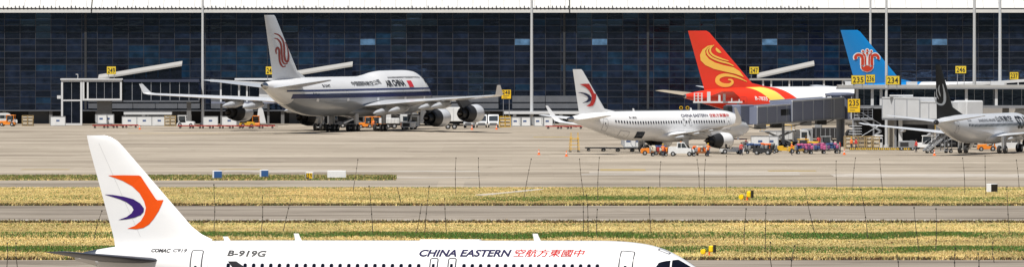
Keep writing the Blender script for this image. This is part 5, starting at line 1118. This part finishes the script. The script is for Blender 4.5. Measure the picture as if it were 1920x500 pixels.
# open baggage carts with tarpaulins
def cart(loc, rz, label, mats):
    t = thing('baggage_cart', label, 'baggage cart', loc, rz, 'baggage carts')
    MB().cbox((0, 0, .5), (2.6, 1.5, .12), bev=.03).build('deck', MATS['chassis'], t); MB().bar((1.3, 0, .45), (1.9, 0, .35), .07).build('tow_bar', MATS['chassis'], t)
    for x in (-1.25, 1.25): MB().box(x - .04, x + .04, -.72, .72, .56, 1.25).build('end_board', MATS['veh_grey'], t)
    for x in (-.9, .9):
        for s in (-1, 1): wheel(t, x, s * .6, .22, .16)
    r = random.Random(label)
    for i in range(6): MB().cbox((-1.0 + .4 * i, r.uniform(-.25, .25), .56 + .28 + r.uniform(0, .1)), (.42, r.uniform(.7, 1.1), r.uniform(.45, .65)), r.uniform(-.3, .3), bev=.09).build('bag', MATS[r.choice(mats)], t, True)
    for i in range(4): MB().cbox((-.8 + .5 * i, r.uniform(-.2, .2), 1.25 + r.uniform(0, .1)), (.5, .7, .3), r.uniform(-.4, .4), bev=.08).build('bag', MATS[r.choice(mats)], t, True)
for i, (px, py) in enumerate(((1508, 288.5), (1532, 288), (1556, 287.5))): cart(gp(px, py), R(6), f'{ORD[i + 1]} from the left of the baggage carts with pink and purple bags', ['tarp_pink', 'tarp_pink', 'tarp_purple', 'tarp_blue'] if i < 2 else ['tarp_purple', 'tarp_pink', 'tarp_blue'])
cart(gp(1236, 292.3), R(4), 'baggage cart with mixed bags left of the white pickup', ['veh_orange', 'carton', 'veh_red', 'tarp_blue']); cart(gp(1313, 292.6), R(3), 'baggage cart with orange and pale bags beside the jet engine', ['safety_orange', 'carton', 'veh_grey']); cart(gp(1414, 288), R(-5), 'dark baggage cart right of the red swallow jet nose', ['chassis', 'veh_grey', 'tarp_blue'])
cart(gp(1440, 287.5), R(-3), 'loaded cart between the nose of the red swallow jet and the yellow tractors', ['veh_grey', 'safety_orange', 'chassis'])
# yellow maintenance stand and passenger stairs
p = gp(1077, 285); t = thing('maintenance_stand', 'tall yellow maintenance stand beside the red swallow jet tail', 'work stand', p, R(10))
for x in (-.6, .6):
    for y in (-.5, .5): MB().bar((x, y, .2), (x * .85, y * .8, 2.1), .08).build('leg', MATS['safety_yellow'], t); wheel(t, x, y, .12, .08)
for z in (.5, 1.0, 1.5):
    for y in (-.48, .48): MB().bar((-.58, y * (1 - .07 * z), z), (.58, y * (1 - .07 * z), z), .06).build('brace', MATS['safety_yellow'], t)
MB().box(-.6, .6, -.5, .5, 1.85, 1.95).build('platform', MATS['safety_yellow'], t)
for s in (-.5, .5): MB().bar((s, -.4, 1.95), (s, -.4, 2.7), .05).bar((s, .4, 1.95), (s, .4, 2.7), .05).bar((s, -.4, 2.7), (s, .4, 2.7), .05).build('guard_rail', MATS['safety_yellow'], t)
for i in range(5): MB().bar((-.9 + .05 * i, -.3, .3 + .33 * i), (-.9 + .05 * i, .3, .3 + .33 * i), .05).build('rung', MATS['safety_yellow'], t)
p = gp(1757, 287); t = thing('passenger_stairs', 'grey mobile passenger stairs behind the black-finned jet tail', 'stairs', p, R(25))
for s in (-.65, .65): MB().bar((-1.9, s, .35), (1.3, s, 2.6), .08, .3).build('stringer', MATS['rail_grey'], t); MB().tube((-1.9, s, 1.3), (1.3, s, 3.55), .035, n=6).tube((1.3, s, 3.55), (2.2, s, 3.55), .035, n=6).build('handrail', MATS['alu'], t)
for i in range(11): MB().cbox((-1.8 + .29 * i, 0, .45 + .205 * i), (.28, 1.25, .05)).build('step', MATS['alu'], t)
MB().box(1.25, 2.2, -.7, .7, 2.55, 2.65).build('landing', MATS['alu'], t)
for x, z in ((2.0, 2.55), (.9, 2.2)):
    for s in (-.6, .6): MB().bar((x, s, .3), (x, s, z), .09).build('leg', MATS['rail_grey'], t)
for x in (-1.2, 1.8):
    for s in (-1, 1): wheel(t, x, s * .7, .28)
MB().box(-1.7, 2.1, -.55, .55, .3, .42).build('chassis', MATS['rail_grey'], t)
# white guard posts around the gate lift, behind the jet's crown
p = gp(1345, 262); t = thing('platform_railing', 'white posts and rails of a lift platform under the red fin', 'platform', p); k = p.y
wpart('deck', pbox(MB(), 1300, 1392, 190, 193, k, 2.), MATS['bridge_white'], t)
for px, y0, w_ in ((1302, 174, 1), (1309, 174, 1), (1316, 174, 1), (1329, 172, 3.2), (1349, 178, 2), (1358, 176, 2.4), (1372, 184, 1), (1386, 186, 1)): wpart('post', pbox(MB(), px - w_, px + w_, y0, 190, k + .1, .3), MATS['bridge_white'], t)
for py in (175, 180, 185): wpart('rail', MB().tube(at(1301, py, k + .2), at(1318, py, k + .2), .04, n=6), MATS['bridge_white'], t)
for px in (1310, 1384): wpart('leg', pbox(MB(), px - 2, px + 2, 193, 40 + F * HC / (k + .8), k + .8, .4), MATS['steel_grey'], t)
for px in (1277, 1289):
    q = at(px, 202, 1085); l_ = thing('beacon_lamp', ('left' if px < 1280 else 'right') + ' one of two round amber beacons behind the jet crown', 'beacon', (q.x, q.y, 0), 0, 'amber beacons'); z = q.z
    MB().tube((0, 0, 0), (0, 0, z - .25), .06).build('pole', MATS['steel_grey'], l_); MB().lathe([(-.12, .05), (-.12, .26), (.1, .26), (.12, .05)], (0, 0, z), (0, 1, 0), 16, True).build('lamp_housing', MATS['safety_yellow'], l_); MB().lathe([(-.14, .02), (-.14, .17)], (0, 0, z), (0, 1, 0), 14, True).build('lens', MATS['lamp_glass'], l_)
# ------------------------------------------------------------------ ground crew
def person(px, py, rz, label, top='vest_orange', pose=0, z=0):
    p = gp(px, py); p.z = z
    J_ = [(0, 0, .95), (0, 0, 1.15), (.02, 0, 1.40), (.02, 0, 1.52), (.04, 0, 1.66)]; rad = [(.15, .13), (.15, .12), (.19, .12), (.06, .06), (.10, .11)]; E_ = [(0, 1), (1, 2), (2, 3), (3, 4)]
    st = .16 if pose == 1 else .04
    def add_(pt, r, par): J_.append(pt); rad.append(r); E_.append((par, len(J_) - 1)); return len(J_) - 1
    for s in (-1, 1):
        k = add_((0, s * .10, .88), (.10, .10), 0); k = add_((s * st * .6 + .02, s * .11, .50), (.075, .075), k); k = add_((s * st, s * .12, .09), (.05, .05), k); add_((s * st + .17, s * .13, .04), (.045, .035), k)
        a = add_((.02, s * .20, 1.40), (.075, .075), 2)
        if pose == 2: a = add_((.18, s * .26, 1.22), (.055, .055), a); a = add_((.40, s * .22, 1.24), (.042, .042), a); h = add_((.49, s * .20, 1.25), (.04, .03), a); tips = [(.60, s * (.17 + .02 * q), 1.25) for q in range(4)]
        else: a = add_((-s * st * .4, s * .27, 1.13), (.055, .055), a); a = add_((-s * st * .6 + .06, s * .28, .88), (.042, .042), a); h = add_((-s * st * .6 + .09, s * .28, .79), (.04, .03), a); tips = [(-s * st * .6 + .07 + .022 * q, s * .27, .68) for q in range(4)]
        for q in tips: add_(q, (.012, .012), h)
        add_((J_[h][0] + .05, s * .22, J_[h][2] - .03), (.012, .012), h)
    me = bpy.data.meshes.new('person'); me.from_pydata(J_, E_, []); o = obj('person', me); md = o.modifiers.new('skin', 'SKIN'); 
    for v, r in zip(me.skin_vertices[0].data, rad): v.radius = r
    me.skin_vertices[0].data[0].use_root = True
    o.modifiers.new('sub', 'SUBSURF').levels = 1
    ev = o.evaluated_get(bpy.context.evaluated_depsgraph_get()); nm = bpy.data.meshes.new_from_object(ev); o.modifiers.clear(); o.data = nm; nm.materials.clear()
    for m in (top, 'trousers', 'skin', 'hair'): nm.materials.append(MATS[m])
    for f in nm.polygons:
        c = f.center; k = 0
        if c.z > 1.5: k = 2
        elif c.z < .12: k = 3
        elif abs(c.y) > .2 and (c.z < .86 or (pose == 2 and c.x > .44)): k = 2
        elif c.z < .92 and abs(c.y) < .22: k = 1
        f.material_index = k
    smooth_mesh(nm, 180); o.location = p; o.rotation_euler = (0, 0, rz); tag(o, label, 'person', 'ground crew')
    hb = MB().lathe([(-.02, .115), (.06, .118), (.11, .08), (.13, .02)], (.03, 0, 1.69), (0, 0, 1), 14, True); hb.cbox((.15, 0, 1.69), (.12, .16, .02)).build('cap', MATS['hair' if top == 'vest_red' else 'safety_yellow'], o, True)
    MB().box(-.135, -.128, -.13, .13, 1.16, 1.2).build('reflective_stripe', MATS['veh_white'], o)
    MB().loft([[(.135 + dx, y, z_) for y, z_ in ((-.025, 1.63), (.025, 1.63), (.012, 1.69), (-.012, 1.69))] for dx in (-.03, .02)]).build('nose', MATS['skin'], o)
    return o
person(1327.5, 293, R(60), 'worker in orange bending over the carts beside the jet engine', 'vest_orange', 2); person(1390, 291, R(100), 'worker in red vest walking below the red swallow jet nose', 'vest_red', 1)
person(1398.5, 283, R(-40), 'worker in red vest standing at the jet nose next to the container', 'vest_red'); person(1511, 277, R(20), 'worker in orange vest behind the right yellow tractor', 'vest_orange')
person(1535, 277, R(-90), 'left of two red-vested workers behind the pink baggage carts', 'vest_red'); person(1541, 276, R(180), 'right of two red-vested workers behind the pink baggage carts', 'vest_red', 1)
person(1605, 281, R(200), 'worker in dark red beside the stair foot under the walkway', 'vest_red', 1); person(1596, 280.5, R(30), 'worker in orange at the left end of the striped kerb blocks', 'vest_orange')
person(1450, 281, R(140), 'worker in orange vest beside the dark scissor loader', 'vest_orange', 1); person(1484, 290.5, R(10), 'worker in orange vest between the two yellow tractors', 'vest_orange', 2); person(1575, 287.5, R(170), 'worker in red vest at the right end of the baggage carts', 'vest_red')
person(1243, 294.5, R(80), 'worker in orange vest in front of the mixed baggage cart', 'vest_orange', 2); person(700, 243, R(60), 'worker in orange vest under the jumbo jet belly', 'vest_orange', 1); person(1718, 285, R(200), 'worker in red vest beside the passenger stairs', 'vest_red', 1)
def power_unit(px, py, rz, label, mat):
    t = thing('ground_power_unit', label, 'power unit', gp(px, py), rz, 'ground power units')
    MB().cbox((0, 0, .85), (2.4, 1.3, 1.0), bev=.08).build('housing', MATS[mat], t, True); MB().box(-1.0, .2, -.665, -.652, .55, 1.15).build('louvre_panel', MATS['chassis'], t); MB().cbox((.75, 0, 1.42), (.5, .5, .16), bev=.04).build('exhaust_box', MATS['chassis'], t); MB().bar((1.2, 0, .5), (1.9, 0, .35), .07).build('tow_bar', MATS['chassis'], t)
    for x in (-.8, .8):
        for s in (-1, 1): wheel(t, x, s * .55, .26, .16)
power_unit(1408, 283.5, R(5), 'white power unit under the red swallow jet nose', 'veh_white'); power_unit(1520, 282.5, R(-8), 'yellow power unit behind the pink baggage carts', 'veh_yellow'); power_unit(1442, 281, R(12), 'grey power unit beside the dark scissor loader', 'veh_grey'); power_unit(1700, 281.5, R(3), 'grey power unit right of the striped kerb blocks', 'veh_grey'); power_unit(765, 243, R(10), 'white power unit under the jumbo jet right wing', 'veh_white')
# ------------------------------------------------------------------ things in the grass
M('sign_blue', (.035, .12, .34), .5, vary=.1); M('sign_white', (.80, .82, .86), .5, vary=.08); M('pole_dark', (.10, .085, .065), .8, vary=.3, scale=4); M('guard_yellow', (.85, .62, .01), .45)
def panel_sign(px0, px1, py0, py1, label, face, rz=0, d=.55, inset=.0, writing=None):
    cx = (px0 + px1) / 2; p = gp(cx, py1); k = p.y / F; w_, h = (px1 - px0) * k, (py1 - py0) * k
    t = thing('airfield_sign', label, 'sign', p, rz, 'small signs on the grass island')
    MB().cbox((0, d / 2, .12 + (h - .12) / 2), (w_, d, h - .12), bev=.04).build('housing', MATS['sign_white'], t)
    if face: MB().box(-w_ / 2 + .06, w_ / 2 - .06, -.03, -.005, .2, h - .08).build('face', MATS[face], t)
    for s in (-1, 1): MB().box(s * w_ * .35 - .05, s * w_ * .35 + .05, d * .3, d * .6, 0, .14).build('leg', MATS['steel_grey'], t)
    return t, w_, h
panel_sign(400, 417, 319.5, 336, 'left of two signs with blue panels on the grass island', 'sign_blue', R(18)); panel_sign(488.5, 504, 318, 333.5, 'right of two signs with blue panels on the grass island', 'sign_blue', R(18))
t, w_, h = panel_sign(572.5, 587, 322.5, 337, 'half black and half yellow taxi sign on the grass island', 'sign_amber', R(-12))
MB().box(-w_ / 2 + .06, -.02, -.05, -.032, .2, h - .08).build('black_half', MATS['sign_dark'], t)
obj('lettering', shapes_mesh('lettering', [fmap(ftext('S', .45, 0, 1, .26, .02), lambda x, y: (x - w_ * .36, y + .35))], MATS['sign_amber'], lambda u, v: Vector((u, -.07, v))), t)
obj('lettering', shapes_mesh('lettering', [fmap(ftext('N', .45, 0, 1, .26, .02), lambda x, y: (x + w_ * .12, y + .35))], MATS['sign_dark'], lambda u, v: Vector((u, -.05, v))), t)
panel_sign(614, 649, 319.5, 335, 'wide blank white sign on the grass island', None, R(4), .4)
p = gp(1860, 359.5); t = thing('equipment_box', 'dark-fronted white equipment box at the right, at the apron edge', 'box', p, R(38))
MB().cbox((0, 0, .45), (1.0, .75, .9), bev=.03).build('body', MATS['sign_white'], t); MB().box(-.46, .46, -.40, -.372, .06, .84).build('front_panel', MATS['sign_dark'], t)
MB().box(.498, .515, -.34, .34, .06, .84).build('side_panel', MATS['grey_panel'], t)
for i in range(4): MB().box(-.36, .36, -.415, -.402, .2 + .14 * i, .24 + .14 * i).build('vent_slat', MATS['chassis'], t)
def guard_light(px, py, label, k=1.):
    t = thing('runway_guard_light', label, 'guard light', gp(px, py), R(-20), 'yellow guard lights in the grass')
    t.scale = (k, k, k)
    MB().box(-.06, .06, -.06, .06, -.05, .32).build('post', MATS['safety_orange'], t); MB().box(-.55, .32, -.05, .05, .28, .34).build('cross_bar', MATS['sign_dark'], t)
    MB().cbox((.18, 0, .52), (.42, .36, .55), bev=.08).build('lamp_housing', MATS['guard_yellow'], t, True); MB().box(.42, .52, -.26, .26, .20, .86).build('back_board', MATS['sign_dark'], t)
    MB().lathe([(-.16, .04), (-.14, .22), (.08, .24), (.2, .12)], (-.55, 0, .28), (0, 1, 0), 14, True).build('lamp', MATS['guard_yellow'], t, True)
    MB().bar((-.75, 0, .8), (.02, 0, .58), .05).build('visor_arm', MATS['sign_dark'], t)
    MB().box(-.5, .3, -.15, .15, -.06, .02).build('footing', MATS['safety_orange'], t)
guard_light(1401, 374.5, 'yellow guard light in the far grass strip', 1.15); guard_light(1330, 477, 'yellow guard light in the near grass, right of the foreground nose', .92)
# thin leaning net poles, in rows along the grass strips
NP = [(401, 346, 401, 434), (491.7, 370, 490, 433), (545.4, 372.6, 531, 433), (671, 299, 662, 356), (692, 349, 699, 439), (790, 383, 780, 438), (805, 349, 796, 438), (834, 372, 837, 437), (855, 296, 855, 365), (897, 296, 900, 354), (996, 298, 982.6, 370), (1086.6, 298, 1095, 367), (1123.7, 295, 1121, 376), (1100, 365, 1102.6, 437), (1093.6, 380, 1093.6, 437), (1120, 392, 1119, 443), (1215.7, 351, 1221, 437), (1307, 299, 1311, 352), (1322.7, 299, 1320.6, 365.6), (1362, 292, 1362, 361), (1437, 370, 1434.8, 470.5), (1399, 391, 1395, 458), (1444.5, 453.7, 1448, 508), (1239, 303, 1237.5, 352), (1567.8, 301.8, 1570, 359), (1604, 296, 1599, 361), (1649.6, 298, 1655.5, 361), (1614, 354, 1627, 446), (1509.4, 355, 1528, 437), (1490.5, 460, 1483, 508), (1682, 478, 1683.6, 520), (1805, 296, 1809, 363.5), (1847, 292, 1848.6, 365.6), (1905.7, 300, 1911, 353), (1713.8, 388.7, 1723.8, 470.6), (1755, 391, 1754, 470.6), (1791.5, 464, 1791.5, 512), (1834, 475, 1833, 516), (1861.6, 454, 1864.5, 491.6), (191, 395, 176, 449.5), (13.4, 455, 12.6, 500), (30, 455, 33, 502), (1888, 350, 1893, 440), (745, 352, 752, 382)]
rows = {'far': [], 'middle': [], 'near': []}
for q in NP: rows['far' if q[3] < 400 else 'middle' if q[3] < 452 else 'near'].append(q)
WH = {'far': 'among those in the far grass strip', 'middle': 'among those just below the grey taxiway', 'near': 'among those in the nearest grass'}
for rw, L_ in rows.items():
    for i, (tx, ty, bx, by) in enumerate(sorted(L_, key=lambda q: q[2])):
        p = gp(bx, by); tp = at(tx, ty, p.y); v = tp - p; lean = 'upright' if abs(tx - bx) < 3.5 else ('leaning right' if tx > bx else 'leaning left')
        r = random.Random(i + by); bend = Vector((r.uniform(-.08, .08), r.uniform(-.1, .1), 0)); n = 7
        C_ = [v * (k / n) + bend * math.sin(math.pi * k / n) for k in range(n + 1)]; C_[0] = Vector((0, 0, -.15))
        rr = [.033 * (1 - .45 * k / n) * r.uniform(.9, 1.15) for k in range(n + 1)]
        m = MB(); m.loft([[c + Vector((math.cos(a), math.sin(a), 0)) * q for a in [j * math.pi / 3 for j in range(6)]] for c, q in zip(C_, rr)])
        o = thing('net_pole', f'{lean} thin pole, {ORD[i + 1]} from left {WH[rw]}', 'pole', p, 0, 'thin net poles in the grass')
        m.build('pole_shaft', MATS['pole_dark'], o, True); MB().cbox(C_[-1], (.10, .10, .14), bev=.02).build('top_clip', MATS['sign_dark'], o)
        for k in (3, 5): MB().lathe([(-.05, .05), (.05, .05)], C_[k], (0, 0, 1), 6, True).build('net_tie', MATS['sign_dark'], o)
